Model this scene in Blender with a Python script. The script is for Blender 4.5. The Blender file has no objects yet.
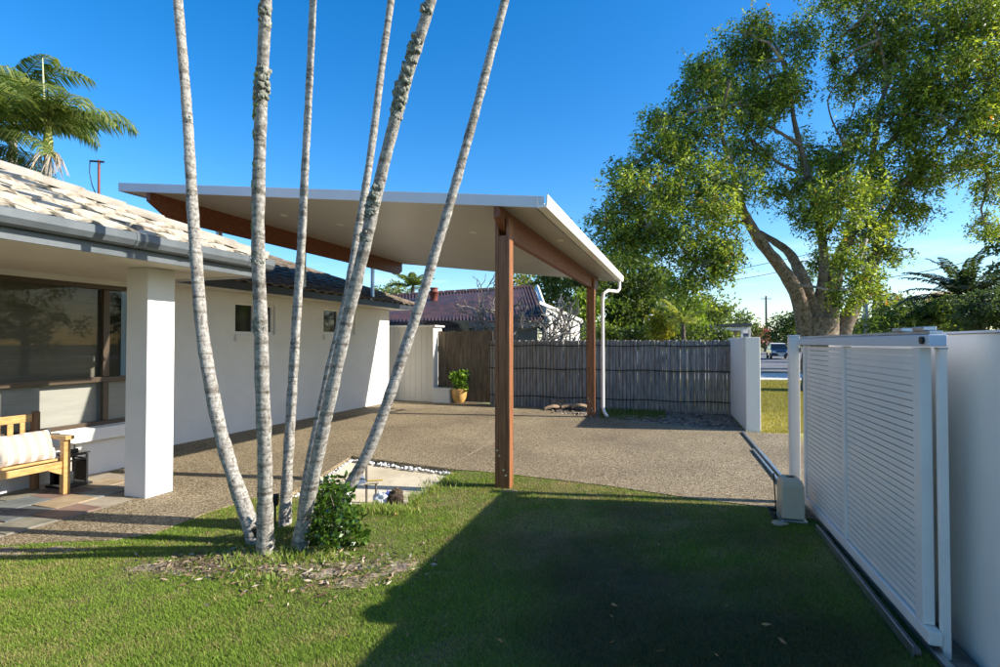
import bpy, math, random
import numpy as np
from mathutils import Vector, Matrix
from mathutils.geometry import tessellate_polygon

random.seed(7); RNG = np.random.default_rng(11)
SC = bpy.context.scene; COL = SC.collection

# ------------------------------------------------------------------ camera
FPX, EYE = 530.0, 1.65                      # focal length in photo pixels (1000 wide), eye height in metres
PITCH = math.atan(9.5 / FPX)
cam_data = bpy.data.cameras.new('camera'); cam = bpy.data.objects.new('camera', cam_data); COL.objects.link(cam)
cam_data.sensor_width = 36.0; cam_data.lens = 36.0 * FPX / 1000.0
cam_data.clip_start = 0.05; cam_data.clip_end = 3000
cam.location = (0, 0, EYE); cam.rotation_euler = (math.pi / 2 + PITCH, 0, 0)
SC.camera = cam

# ------------------------------------------------------------------ sky and sun
SUN_EL, SUN_DIR = math.radians(28.9), (0.991, -0.135)        # horizontal direction towards the sun
SUN_ROT = math.atan2(SUN_DIR[0], SUN_DIR[1])
world = bpy.data.worlds.new('World'); SC.world = world; world.use_nodes = True
wn = world.node_tree.nodes; wl = world.node_tree.links
bg = wn['Background']; bg.inputs['Strength'].default_value = 0.132
sky = wn.new('ShaderNodeTexSky'); sky.sky_type = 'NISHITA'; sky.sun_disc = False
sky.sun_elevation = SUN_EL; sky.sun_rotation = SUN_ROT
sky.altitude = 0; sky.air_density = 1.0; sky.dust_density = 0.6; sky.ozone_density = 3.0
# thin cloud wisps low in the sky, placed by direction (all the way round)
tc = wn.new('ShaderNodeTexCoord'); mp = wn.new('ShaderNodeMapping'); mp.inputs['Scale'].default_value = (1.2, 1.2, 9.0)
wl.new(tc.outputs['Generated'], mp.inputs['Vector'])
nz = wn.new('ShaderNodeTexNoise'); nz.inputs['Scale'].default_value = 2.3; nz.inputs['Detail'].default_value = 7; nz.inputs['Roughness'].default_value = 0.6
wl.new(mp.outputs['Vector'], nz.inputs['Vector'])
cr = wn.new('ShaderNodeValToRGB'); cr.color_ramp.elements[0].position = 0.50; cr.color_ramp.elements[1].position = 0.78
wl.new(nz.outputs['Fac'], cr.inputs['Fac'])
sx = wn.new('ShaderNodeSeparateXYZ'); wl.new(tc.outputs['Generated'], sx.inputs['Vector'])
mr = wn.new('ShaderNodeMapRange'); mr.inputs['From Min'].default_value = 0.20; mr.inputs['From Max'].default_value = 0.06
wl.new(sx.outputs['Z'], mr.inputs['Value'])
mm = wn.new('ShaderNodeMath'); mm.operation = 'MULTIPLY'; wl.new(cr.outputs['Color'], mm.inputs[0]); wl.new(mr.outputs['Result'], mm.inputs[1])
mm2 = wn.new('ShaderNodeMath'); mm2.operation = 'MULTIPLY'; mm2.inputs[1].default_value = 0.75; wl.new(mm.outputs[0], mm2.inputs[0])
hs = wn.new('ShaderNodeHueSaturation'); hs.inputs['Saturation'].default_value = 1.40; hs.inputs['Hue'].default_value = 0.503; wl.new(sky.outputs['Color'], hs.inputs['Color'])
mx = wn.new('ShaderNodeMixRGB'); mx.inputs['Color2'].default_value = (7.0, 7.1, 7.3, 1)
wl.new(mm2.outputs[0], mx.inputs['Fac']); wl.new(hs.outputs['Color'], mx.inputs['Color1']); wl.new(mx.outputs['Color'], bg.inputs['Color'])
sun_d = bpy.data.lights.new('sun', 'SUN'); sun = bpy.data.objects.new('sun', sun_d); COL.objects.link(sun)
sun_d.energy = 4.8; sun_d.angle = math.radians(0.53); sun_d.color = (1.0, 0.93, 0.82)
sun_vec = Vector((SUN_DIR[0] * math.cos(SUN_EL), SUN_DIR[1] * math.cos(SUN_EL), math.sin(SUN_EL)))
sun.rotation_euler = sun_vec.to_track_quat('Z', 'Y').to_euler(); sun.location = (20, -4, 15)
SC.view_settings.view_transform = 'Standard'; SC.view_settings.look = 'None'
SC.view_settings.exposure = 0.96; SC.view_settings.gamma = 1.0; SC.view_settings.use_curve_mapping = False
SC.render.engine = 'CYCLES'; SC.cycles.use_denoising = True; SC.cycles.max_bounces = 8
SC.cycles.sample_clamp_indirect = 6.0; SC.cycles.caustics_reflective = False; SC.cycles.caustics_refractive = False

# ------------------------------------------------------------------ photo pixel -> place
CT, ST = math.cos(PITCH), math.sin(PITCH)
def ray(x, y):
    a, b = x - 500.0, 333.5 - y
    return Vector((a, FPX * CT - b * ST, FPX * ST + b * CT))
def G(x, y, z=0.0):                         # where the ray meets a level surface at height z
    d = ray(x, y); t = (z - EYE) / d.z
    return Vector((d.x * t, d.y * t, z))
def D(x, y, Y):                             # the point of the ray at distance Y in front
    d = ray(x, y); t = Y / d.y
    return Vector((d.x * t, Y, EYE + d.z * t))
def proj(p):
    q = Vector(p) - Vector((0, 0, EYE)); f = q.y * CT + q.z * ST; u_ = -q.y * ST + q.z * CT
    return 500 + FPX * q.x / f, 333.5 - FPX * u_ / f
AZ = math.atan(185 / FPX); U = Vector((math.sin(AZ), math.cos(AZ), 0)); V = Vector((-math.cos(AZ), math.sin(AZ), 0))
GA = math.atan(165 / FPX); GD = Vector((math.sin(GA), math.cos(GA), 0)); GN = Vector((math.cos(GA), -math.sin(GA), 0))
H0 = G(385, 402)                            # far corner of the long house wall; house frame: a along U, b along V (into the house)
ZA = Vector((0, 0, 1))
def A(a, b, z=0.0): return H0 + U * a + V * b + ZA * z
def a_at(px, b, z=1.0):                     # where along the house line b a photo column lands
    lo, hi = -13.0, 6.0
    for _ in range(50):
        m = (lo + hi) / 2
        if proj(A(m, b, z))[0] < px: lo = m
        else: hi = m
    return (lo + hi) / 2

# ------------------------------------------------------------------ objects
def link(o, parent=None):
    COL.objects.link(o)
    if parent is not None: o.parent = parent
    return o
def tag(o, label=None, cat=None, group=None, kind=None):
    if label: o['label'] = label
    if cat: o['category'] = cat
    if group: o['group'] = group
    if kind: o['kind'] = kind
    return o
def thing(name, loc, label, cat, group=None):
    o = bpy.data.objects.new(name, None); o.empty_display_size = 0.1; link(o); o.location = loc
    return tag(o, label, cat, group)
def base_of(o):
    p = Vector((0, 0, 0))
    while o is not None: p += o.location; o = o.parent
    return p

class MB:
    """collects shapes in world coordinates; build() links them as one mesh object"""
    def __init__(s): s.v = []; s.f = []; s.sm = []
    def add(s, vs, fs, smooth=False):
        n = len(s.v); s.v += [tuple(p) for p in vs]; s.f += [tuple(i + n for i in f) for f in fs]; s.sm += [smooth] * len(fs); return s
    def obox(s, c, x, y, z):                # centre and three half-extent vectors
        c = Vector(c); P = []
        for k in (-1, 1):
            for j in (-1, 1):
                for i in (-1, 1): P.append(c + x * i + y * j + z * k)
        return s.add(P, [(0, 2, 3, 1), (4, 5, 7, 6), (0, 1, 5, 4), (2, 6, 7, 3), (0, 4, 6, 2), (1, 3, 7, 5)])
    def box(s, p, q):
        p, q = Vector(p), Vector(q); h = (q - p) / 2
        return s.obox((p + q) / 2, Vector((h.x, 0, 0)), Vector((0, h.y, 0)), Vector((0, 0, h.z)))
    def hbox(s, a0, a1, b0, b1, z0, z1):    # box in the house frame
        return s.obox(A((a0 + a1) / 2, (b0 + b1) / 2, (z0 + z1) / 2), U * ((a1 - a0) / 2), V * ((b1 - b0) / 2), ZA * ((z1 - z0) / 2))
    def prism(s, poly, d):                  # polygon (3-D points) swept by d
        n = len(poly); poly = [Vector(p) for p in poly]; d = Vector(d)
        tri = tessellate_polygon([poly]); vs = poly + [p + d for p in poly]
        fs = [tuple(t) for t in tri] + [tuple(i + n for i in reversed(t)) for t in tri]
        fs += [(i, (i + 1) % n, (i + 1) % n + n, i + n) for i in range(n)]
        return s.add(vs, fs)
    def tube(s, pts, r, n=10, cap=True, smooth=True, rough=0.0, rs=None):
        pts = [Vector(p) for p in pts]; m = len(pts)
        if not hasattr(r, '__len__'): r = [r] * m
        vs = []; t0 = (pts[1] - pts[0]).normalized()
        ref = Vector((0, 0, 1)) if abs(t0.z) < 0.9 else Vector((1, 0, 0))
        x = t0.cross(ref).normalized(); y = t0.cross(x).normalized()
        for i in range(m):
            t = (pts[min(i + 1, m - 1)] - pts[max(i - 1, 0)]).normalized()
            x = (x - t * x.dot(t)).normalized(); y = t.cross(x)
            for k in range(n):
                q = 2 * math.pi * k / n; rr = r[i] * (1 + (rs.uniform(-rough, rough) if rs else 0))
                vs.append(pts[i] + x * (math.cos(q) * rr) + y * (math.sin(q) * rr))
        fs = [(i * n + k, i * n + (k + 1) % n, (i + 1) * n + (k + 1) % n, (i + 1) * n + k) for i in range(m - 1) for k in range(n)]
        s.add(vs, fs, smooth)
        if cap:
            s.add(vs[:n], [tuple(range(n - 1, -1, -1))]); s.add(vs[-n:], [tuple(range(n))])
        return s
    def lathe(s, c, prof, n=20, smooth=True):   # profile of (radius, z) about a vertical axis
        c = Vector(c); vs = []
        for (r, z) in prof:
            for k in range(n):
                q = 2 * math.pi * k / n; vs.append(c + Vector((r * math.cos(q), r * math.sin(q), z)))
        fs = [(i * n + k, i * n + (k + 1) % n, (i + 1) * n + (k + 1) % n, (i + 1) * n + k) for i in range(len(prof) - 1) for k in range(n)]
        s.add(vs, fs, smooth); return s
    def blob(s, c, rx, ry, rz, seed=0, amp=0.25, nu=14, nv=9, fr=2.0):
        rr = random.Random(seed); ph = [rr.uniform(0, 6.28) for _ in range(6)]; c = Vector(c); vs = []
        for j in range(nv + 1):
            t = math.pi * j / nv
            for i in range(nu):
                q = 2 * math.pi * i / nu
                d = Vector((math.sin(t) * math.cos(q), math.sin(t) * math.sin(q), math.cos(t)))
                k = 1 + amp * (math.sin(fr * d.x * 2 + ph[0]) * math.sin(fr * d.y * 2.3 + ph[1]) + 0.6 * math.sin(fr * d.z * 3.1 + ph[2] + d.x * 4))
                vs.append(c + Vector((d.x * rx * k, d.y * ry * k, d.z * rz * k)))
        fs = [(j * nu + i, (j + 1) * nu + i, (j + 1) * nu + (i + 1) % nu, j * nu + (i + 1) % nu) for j in range(nv) for i in range(nu)]
        return s.add(vs, fs, True)
    def mesh(s, name, origin=(0, 0, 0)):
        o = Vector(origin); me = bpy.data.meshes.new(name)
        me.from_pydata([(x - o.x, y - o.y, z - o.z) for x, y, z in s.v], [], s.f)
        me.polygons.foreach_set('use_smooth', s.sm); me.update(); return me
    def build(s, name, mat, parent=None, bevel=0.0, origin=None):
        o_ = base_of(parent) if parent is not None else Vector(origin or (0, 0, 0))
        me = s.mesh(name, o_); me.materials.append(mat)
        o = bpy.data.objects.new(name, me); link(o, parent)
        if parent is None: o.location = o_
        if bevel > 0:
            b = o.modifiers.new('bevel', 'BEVEL'); b.width = bevel; b.segments = 2; b.limit_method = 'ANGLE'
        return o

def fast_mesh(name, Vt, k, colors, mat, parent=None, smooth=False):
    """Vt (n*k, 3): every k verts in a row are one face; colors (n*k, 3) per vertex"""
    Vt = np.asarray(Vt, np.float32).reshape(-1, 3)
    if parent is not None: Vt = Vt - np.array(base_of(parent), np.float32)
    n = len(Vt); nf = n // k; me = bpy.data.meshes.new(name)
    me.vertices.add(n); me.vertices.foreach_set('co', Vt.ravel())
    me.loops.add(n); me.loops.foreach_set('vertex_index', np.arange(n, dtype=np.int32))
    me.polygons.add(nf); me.polygons.foreach_set('loop_start', np.arange(0, n, k, dtype=np.int32))
    if colors is not None:
        at = me.color_attributes.new('Col', 'FLOAT_COLOR', 'POINT')
        c = np.ones((n, 4), np.float32); c[:, :3] = np.asarray(colors, np.float32).reshape(-1, 3); at.data.foreach_set('color', c.ravel())
    me.update(calc_edges=True); me.materials.append(mat)
    o = bpy.data.objects.new(name, me); return link(o, parent)

def unit(a): return a / np.maximum(np.linalg.norm(a, axis=-1, keepdims=True), 1e-9)
def leaf_quads(P, dirs, length, width, cols, fold=0.0):
    """diamond leaves: base, side, tip, side"""
    n = len(P); dirs = unit(dirs); rnd = unit(RNG.normal(size=(n, 3))); side = unit(np.cross(dirs, rnd))
    L = np.asarray(length).reshape(-1, 1) * np.ones((n, 1)); W = np.asarray(width).reshape(-1, 1) * np.ones((n, 1))
    mid = P + dirs * L * 0.45
    q = np.stack([P, mid + side * W * 0.5, P + dirs * L, mid - side * W * 0.5], axis=1)
    return q.reshape(-1, 3), np.repeat(cols, 4, axis=0)

# ------------------------------------------------------------------ materials
def nodes(name):
    m = bpy.data.materials.new(name); m.use_nodes = True; nt = m.node_tree; return m, nt.nodes, nt.links, nt.nodes['Principled BSDF']
def rgba(c): return (c[0], c[1], c[2], 1)
def pmat(name, c1, c2=None, scale=4.0, rough=0.6, bump=0.0, bscale=40.0, metal=0.0, stretch=(1, 1, 1), detail=6, c3=None, spec=0.5, lo=0.35, hi=0.65, coat=0.0, dist=0.01):
    m, N, L, b = nodes(name); b.inputs['Roughness'].default_value = rough; b.inputs['Metallic'].default_value = metal
    b.inputs['Specular IOR Level'].default_value = spec; b.inputs['Coat Weight'].default_value = coat
    t = N.new('ShaderNodeTexCoord'); mp = N.new('ShaderNodeMapping'); mp.inputs['Scale'].default_value = stretch; L.new(t.outputs['Object'], mp.inputs['Vector'])
    if c2 is None: b.inputs['Base Color'].default_value = rgba(c1)
    else:
        n = N.new('ShaderNodeTexNoise'); n.inputs['Scale'].default_value = scale; n.inputs['Detail'].default_value = detail; n.inputs['Roughness'].default_value = 0.62
        L.new(mp.outputs['Vector'], n.inputs['Vector'])
        r = N.new('ShaderNodeValToRGB'); r.color_ramp.elements[0].position = lo; r.color_ramp.elements[1].position = hi
        r.color_ramp.elements[0].color = rgba(c1); r.color_ramp.elements[1].color = rgba(c2)
        if c3: e = r.color_ramp.elements.new((lo + hi) / 2); e.color = rgba(c3)
        L.new(n.outputs['Fac'], r.inputs['Fac']); L.new(r.outputs['Color'], b.inputs['Base Color'])
    if bump > 0:
        n2 = N.new('ShaderNodeTexNoise'); n2.inputs['Scale'].default_value = bscale; n2.inputs['Detail'].default_value = 5
        L.new(mp.outputs['Vector'], n2.inputs['Vector'])
        bp = N.new('ShaderNodeBump'); bp.inputs['Strength'].default_value = bump; bp.inputs['Distance'].default_value = dist
        L.new(n2.outputs['Fac'], bp.inputs['Height']); L.new(bp.outputs['Normal'], b.inputs['Normal'])
    return m
def leaf_mat(name, trans=0.35, rough=0.45, gain=1.6, spec=0.4):
    m, N, L, b = nodes(name); b.inputs['Roughness'].default_value = rough; b.inputs['Specular IOR Level'].default_value = spec
    a = N.new('ShaderNodeAttribute'); a.attribute_name = 'Col'; L.new(a.outputs['Color'], b.inputs['Base Color'])
    tr = N.new('ShaderNodeBsdfTranslucent'); mu = N.new('ShaderNodeMixRGB'); mu.blend_type = 'MULTIPLY'; mu.inputs['Fac'].default_value = 1
    mu.inputs['Color2'].default_value = (gain * 1.1, gain, gain * 0.5, 1); L.new(a.outputs['Color'], mu.inputs['Color1']); L.new(mu.outputs['Color'], tr.inputs['Color'])
    mix = N.new('ShaderNodeMixShader'); mix.inputs['Fac'].default_value = trans
    L.new(b.outputs['BSDF'], mix.inputs[1]); L.new(tr.outputs['BSDF'], mix.inputs[2]); L.new(mix.outputs['Shader'], N['Material Output'].inputs['Surface'])
    return m
def attr_mat(name, rough=0.8):
    m, N, L, b = nodes(name); b.inputs['Roughness'].default_value = rough
    a = N.new('ShaderNodeAttribute'); a.attribute_name = 'Col'; L.new(a.outputs['Color'], b.inputs['Base Color']); return m
def wood_mat(name, c1, c2, axis, rough=0.55, scale=3.0, coat=0.0):
    """grain stretched along a world direction (axis 'u' = house line, 'z' = upright)"""
    m, N, L, b = nodes(name); b.inputs['Roughness'].default_value = rough; b.inputs['Coat Weight'].default_value = coat
    t = N.new('ShaderNodeTexCoord'); mp = N.new('ShaderNodeMapping'); L.new(t.outputs['Object'], mp.inputs['Vector'])
    mp.inputs['Rotation'].default_value = (0, 0, AZ)
    mp.inputs['Scale'].default_value = {'u': (14, 0.7, 14), 'z': (16, 16, 0.8), 'v': (0.7, 14, 14)}[axis]
    n = N.new('ShaderNodeTexNoise'); n.inputs['Scale'].default_value = scale; n.inputs['Detail'].default_value = 8; n.inputs['Roughness'].default_value = 0.65
    L.new(mp.outputs['Vector'], n.inputs['Vector'])
    r = N.new('ShaderNodeValToRGB'); r.color_ramp.elements[0].position = 0.3; r.color_ramp.elements[1].position = 0.72
    r.color_ramp.elements[0].color = rgba(c1); r.color_ramp.elements[1].color = rgba(c2)
    L.new(n.outputs['Fac'], r.inputs['Fac']); L.new(r.outputs['Color'], b.inputs['Base Color'])
    bp = N.new('ShaderNodeBump'); bp.inputs['Strength'].default_value = 0.35; bp.inputs['Distance'].default_value = 0.004
    L.new(n.outputs['Fac'], bp.inputs['Height']); L.new(bp.outputs['Normal'], b.inputs['Normal']); return m
def aggregate_mat():
    m, N, L, b = nodes('exposed_aggregate'); b.inputs['Roughness'].default_value = 0.75; b.inputs['Specular IOR Level'].default_value = 0.35
    t = N.new('ShaderNodeTexCoord')
    vo = N.new('ShaderNodeTexVoronoi'); vo.inputs['Scale'].default_value = 105; L.new(t.outputs['Object'], vo.inputs['Vector'])
    wn_ = N.new('ShaderNodeSeparateColor'); L.new(vo.outputs['Color'], wn_.inputs['Color'])
    r = N.new('ShaderNodeValToRGB'); cs = [(0.0, (.045, .033, .02)), (.22, (.12, .088, .05)), (.45, (.225, .172, .10)), (.68, (.33, .262, .16)), (.88, (.47, .40, .27)), (1.0, (.62, .56, .45))]
    r.color_ramp.elements[0].position, r.color_ramp.elements[0].color = cs[0][0], rgba(cs[0][1]); r.color_ramp.elements[1].position, r.color_ramp.elements[1].color = cs[-1][0], rgba(cs[-1][1])
    for p, c in cs[1:-1]: e = r.color_ramp.elements.new(p); e.color = rgba(c)
    L.new(wn_.outputs['Red'], r.inputs['Fac'])
    n = N.new('ShaderNodeTexNoise'); n.inputs['Scale'].default_value = 0.7; n.inputs['Detail'].default_value = 6; L.new(t.outputs['Object'], n.inputs['Vector'])
    r2 = N.new('ShaderNodeValToRGB'); r2.color_ramp.elements[0].position = .3; r2.color_ramp.elements[1].position = .72; r2.color_ramp.elements[0].color = (.70, .67, .64, 1); r2.color_ramp.elements[1].color = (1.12, 1.1, 1.03, 1)
    L.new(n.outputs['Fac'], r2.inputs['Fac'])
    mu = N.new('ShaderNodeMixRGB'); mu.blend_type = 'MULTIPLY'; mu.inputs['Fac'].default_value = 1; L.new(r.outputs['Color'], mu.inputs['Color1']); L.new(r2.outputs['Color'], mu.inputs['Color2'])
    L.new(mu.outputs['Color'], b.inputs['Base Color'])
    bp = N.new('ShaderNodeBump'); bp.inputs['Strength'].default_value = .8; bp.inputs['Distance'].default_value = .006; bp.invert = True
    L.new(vo.outputs['Distance'], bp.inputs['Height']); L.new(bp.outputs['Normal'], b.inputs['Normal']); return m
def bark_mat(name, cols, ring=0.0, scale=1.0):
    m, N, L, b = nodes(name); b.inputs['Roughness'].default_value = .9; b.inputs['Specular IOR Level'].default_value = .2
    t = N.new('ShaderNodeTexCoord')
    n = N.new('ShaderNodeTexNoise'); n.inputs['Scale'].default_value = 16 * scale; n.inputs['Detail'].default_value = 9; n.inputs['Roughness'].default_value = .7; L.new(t.outputs['Object'], n.inputs['Vector'])
    r = N.new('ShaderNodeValToRGB'); r.color_ramp.elements[0].position, r.color_ramp.elements[0].color = .33, rgba(cols[0]); r.color_ramp.elements[1].position, r.color_ramp.elements[1].color = .62, rgba(cols[2])
    e = r.color_ramp.elements.new(.44); e.color = rgba(cols[1]); L.new(n.outputs['Fac'], r.inputs['Fac'])
    # pale round lichen spots
    v = N.new('ShaderNodeTexVoronoi'); v.inputs['Scale'].default_value = 22 * scale; v.inputs['Randomness'].default_value = 1; L.new(t.outputs['Object'], v.inputs['Vector'])
    n3 = N.new('ShaderNodeTexNoise'); n3.inputs['Scale'].default_value = 5 * scale; L.new(t.outputs['Object'], n3.inputs['Vector'])
    su = N.new('ShaderNodeMath'); su.operation = 'MULTIPLY_ADD'; su.inputs[1].default_value = .7; L.new(n3.outputs['Fac'], su.inputs[0]); su.inputs[2].default_value = -.12
    lt = N.new('ShaderNodeMath'); lt.operation = 'LESS_THAN'; L.new(v.outputs['Distance'], lt.inputs[0]); L.new(su.outputs[0], lt.inputs[1])
    mi = N.new('ShaderNodeMixRGB'); mi.inputs['Color2'].default_value = rgba(cols[3]); L.new(r.outputs['Color'], mi.inputs['Color1'])
    mf = N.new('ShaderNodeMath'); mf.operation = 'MULTIPLY'; mf.inputs[1].default_value = .55; L.new(lt.outputs[0], mf.inputs[0]); L.new(mf.outputs[0], mi.inputs['Fac'])
    L.new(mi.outputs['Color'], b.inputs['Base Color'])
    mp = N.new('ShaderNodeMapping'); mp.inputs['Scale'].default_value = (2, 2, 26); L.new(t.outputs['Object'], mp.inputs['Vector'])
    n2 = N.new('ShaderNodeTexNoise'); n2.inputs['Scale'].default_value = 1.0; n2.inputs['Detail'].default_value = 3; L.new(mp.outputs['Vector'], n2.inputs['Vector'])
    if ring > .5:
        rr = N.new('ShaderNodeValToRGB'); rr.color_ramp.elements[0].position, rr.color_ramp.elements[0].color = .36, (.42, .38, .33, 1); rr.color_ramp.elements[1].position, rr.color_ramp.elements[1].color = .47, (1, 1, 1, 1)
        L.new(n2.outputs['Fac'], rr.inputs['Fac']); mr_ = N.new('ShaderNodeMixRGB'); mr_.blend_type = 'MULTIPLY'; mr_.inputs['Fac'].default_value = .75
        L.new(mi.outputs['Color'], mr_.inputs['Color1']); L.new(rr.outputs['Color'], mr_.inputs['Color2']); L.new(mr_.outputs['Color'], b.inputs['Base Color'])
    ad = N.new('ShaderNodeMath'); ad.operation = 'MULTIPLY_ADD'; ad.inputs[1].default_value = ring; L.new(n2.outputs['Fac'], ad.inputs[0]); L.new(n.outputs['Fac'], ad.inputs[2])
    bp = N.new('ShaderNodeBump'); bp.inputs['Strength'].default_value = .7; bp.inputs['Distance'].default_value = .012
    L.new(ad.outputs[0], bp.inputs['Height']); L.new(bp.outputs['Normal'], b.inputs['Normal']); return m
def glass_mat(name, tint=(.9, .93, .95), alpha=0.18, rough=0.02):
    m, N, L, b = nodes(name)
    gl = N.new('ShaderNodeBsdfGlossy'); gl.inputs['Roughness'].default_value = rough; gl.inputs['Color'].default_value = (1, 1, 1, 1)
    tr = N.new('ShaderNodeBsdfTransparent'); tr.inputs['Color'].default_value = rgba(tint)
    fr = N.new('ShaderNodeFresnel'); fr.inputs['IOR'].default_value = 1.2
    ad = N.new('ShaderNodeMath'); ad.operation = 'ADD'; ad.inputs[1].default_value = alpha * .3; L.new(fr.outputs['Fac'], ad.inputs[0])
    mi = N.new('ShaderNodeMixShader'); L.new(ad.outputs[0], mi.inputs['Fac']); L.new(tr.outputs[0], mi.inputs[1]); L.new(gl.outputs[0], mi.inputs[2])
    L.new(mi.outputs[0], N['Material Output'].inputs['Surface']); return m

M = {}
M['render'] = pmat('white_render', (.69, .675, .645), (.76, .745, .71), 1.6, .85, .25, 90, spec=.2, dist=.004)
M['wall_white'] = pmat('white_wall_paint', (.77, .71, .63), (.91, .85, .765), 1.4, .85, .25, 90, spec=.2, dist=.004, stretch=(1, 1, .35), lo=.2, hi=.5)
M['paint'] = pmat('cream_soffit_paint', (.62, .585, .50), (.68, .64, .55), 1.2, .7, .1, 60)
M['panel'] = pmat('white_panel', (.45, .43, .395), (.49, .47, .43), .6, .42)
M['fascia'] = pmat('pale_grey_fascia', (.60, .62, .66), (.66, .68, .72), 1.0, .35)
M['white_metal'] = pmat('white_powdercoat', (.82, .785, .725), (.91, .875, .815), 2.2, .38)
M['gate_white'] = pmat('warm_white_powdercoat', (.84, .775, .70), (.92, .855, .78), 2.6, .42)
M['gutter_grey'] = pmat('grey_gutter', (.085, .10, .108), (.13, .148, .158), 2.5, .38, spec=.5)
M['dark_fascia'] = pmat('charcoal_fascia', (.025, .028, .034), (.045, .05, .058), 3, .4)
M['bronze'] = pmat('bronze_frame', (.055, .036, .022), (.075, .05, .03), 3, .4)
M['post_wood'] = wood_mat('merbau_post', (.11, .032, .011), (.40, .16, .058), 'z', .5, 3.0)
M['beam_wood'] = wood_mat('merbau_beam', (.10, .027, .010), (.27, .088, .032), 'u', .5, 3.0)
M['steel'] = pmat('galvanised_steel', (.42, .44, .46), (.60, .62, .64), 6, .35, metal=.9)
M['bolt'] = pmat('zinc_bolt', (.7, .7, .68), None, metal=.8, rough=.35)
M['agg'] = aggregate_mat()
M['conc'] = pmat('pale_concrete', (.46, .39, .27), (.66, .59, .45), 1.8, .9, .5, 60, dist=.006)
M['conc_grey'] = pmat('path_concrete', (.55, .53, .50), (.68, .66, .62), 1.0, .9)
M['grout'] = pmat('tan_grout', (.24, .20, .145), (.36, .31, .23), 3, .95)
M['asphalt'] = pmat('road_asphalt', (.10, .10, .105), (.16, .16, .165), .6, .9, .2, 60)
M['soil'] = pmat('lawn_soil', (.10, .075, .042), (.20, .155, .09), 6.0, .95, .9, 45, c3=(.14, .11, .06), dist=.02)
M['sand'] = pmat('sandy_soil', (.13, .095, .065), (.42, .34, .26), 9.0, .95, .9, 50, c3=(.27, .21, .155), dist=.02)
M['bed'] = pmat('bed_soil', (.10, .085, .07), (.30, .26, .21), 5.0, .95, 1.0, 30, c3=(.19, .16, .13), dist=.03)
M['ground'] = pmat('far_ground', (.10, .12, .035), (.20, .19, .07), .25, .95, .4, 8)
M['verge'] = pmat('verge_turf', (.20, .19, .05), (.38, .33, .11), 1.1, .95, .6, 40, c3=(.24, .23, .06))
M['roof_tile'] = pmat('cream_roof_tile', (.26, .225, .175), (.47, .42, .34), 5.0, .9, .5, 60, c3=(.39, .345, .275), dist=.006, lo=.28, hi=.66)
M['roof_tile_brown'] = pmat('brown_roof_tile', (.10, .075, .05), (.24, .19, .135), 5.0, .85, .4, 50, c3=(.17, .13, .09))  # darker tile colour for the long wall's roof, deck and vent tile
M['grey_pole'] = pmat('weathered_log', (.15, .135, .122), (.44, .405, .375), 3.0, .9, .5, 60, stretch=(6, 6, .9), c3=(.29, .265, .245), lo=.28, hi=.72)
M['paling'] = pmat('brown_paling', (.085, .065, .045), (.21, .165, .12), 3.0, .9, .4, 60, stretch=(6, 6, .8), c3=(.14, .11, .08))
M['wire'] = pmat('dark_wire', (.03, .028, .026), None, rough=.6, metal=.3)
M['shed_board'] = pmat('shed_board', (.62, .59, .53), (.68, .65, .59), 2.0, .7)
M['terracotta'] = pmat('ochre_glaze', (.62, .34, .10), (.74, .44, .15), 6, .4, coat=.25)
M['grass'] = leaf_mat('grass_blade', .30, .6, 1.5, .25)
M['leaf'] = leaf_mat('leaf', .42, .5, 1.7)
M['gloss_leaf'] = leaf_mat('glossy_leaf', .22, .25, 1.6, .6)
M['litter'] = attr_mat('litter', .9)
M['palm_bark'] = bark_mat('palm_bark', ((.07, .06, .05), (.25, .23, .20), (.44, .42, .375), (.60, .58, .53)), .9, 2.0)
M['tree_bark'] = bark_mat('papery_bark', ((.045, .032, .022), (.15, .112, .082), (.29, .23, .175), (.36, .305, .245)), .3, .6)
M['dark_bark'] = pmat('dark_bark', (.06, .05, .04), (.16, .135, .11), 6, .95, .6, 30)
M['twig'] = pmat('grey_twig', (.13, .115, .10), (.28, .255, .23), 8, .9)
M['limb'] = pmat('pale_limb', (.20, .16, .125), (.46, .39, .32), 3, .9)
M['bench_wood'] = wood_mat('honey_timber', (.40, .205, .06), (.62, .39, .15), 'u', .4, 2.5, .2)
M['bench_dark'] = wood_mat('stained_timber', (.10, .045, .018), (.26, .13, .05), 'z', .45, 2.5, .1)
M['black'] = pmat('black_metal', (.012, .012, .013), None, rough=.45)
M['glass'] = glass_mat('window_glass', (.85, .85, .83), .0)
M['dark_glass'] = pmat('dark_pane', (.012, .013, .016), None, rough=.06, spec=.6)
M['blind'] = pmat('grey_blind', (.21, .195, .17), (.25, .235, .205), 1.5, .8, .3, 12, stretch=(1, 1, 14))
M['pale_blind'] = pmat('pale_blind', (.55, .54, .52), (.62, .61, .59), 1.5, .8, .3, 12, stretch=(1, 1, 10))
M['room'] = pmat('dark_room', (.02, .018, .016), None, rough=.9)
M['red_tile'] = pmat('red_glazed_tile', (.035, .022, .022), (.10, .044, .034), 2.0, .6, c3=(.06, .032, .03), coat=.05)
M['chimney'] = pmat('red_clay', (.16, .04, .026), (.26, .07, .045), 3, .7)
M['motor'] = pmat('beige_plastic', (.52, .44, .31), (.58, .50, .36), 4, .5)
M['cushion_w'] = pmat('cream_cloth', (.80, .77, .71), None, rough=.95, bump=.3, bscale=300, dist=.002)
M['moss'] = pmat('moss', (.16, .19, .045), (.33, .36, .12), 30, .95, .6, 80)
M['lichen'] = pmat('grey_lichen', (.10, .10, .075), (.36, .37, .30), 40, .95, .8, 90)
M['soil_clod'] = pmat('potting_mix', (.035, .022, .014), (.12, .08, .05), 14, .95, 1.0, 50, dist=.02)
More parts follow.
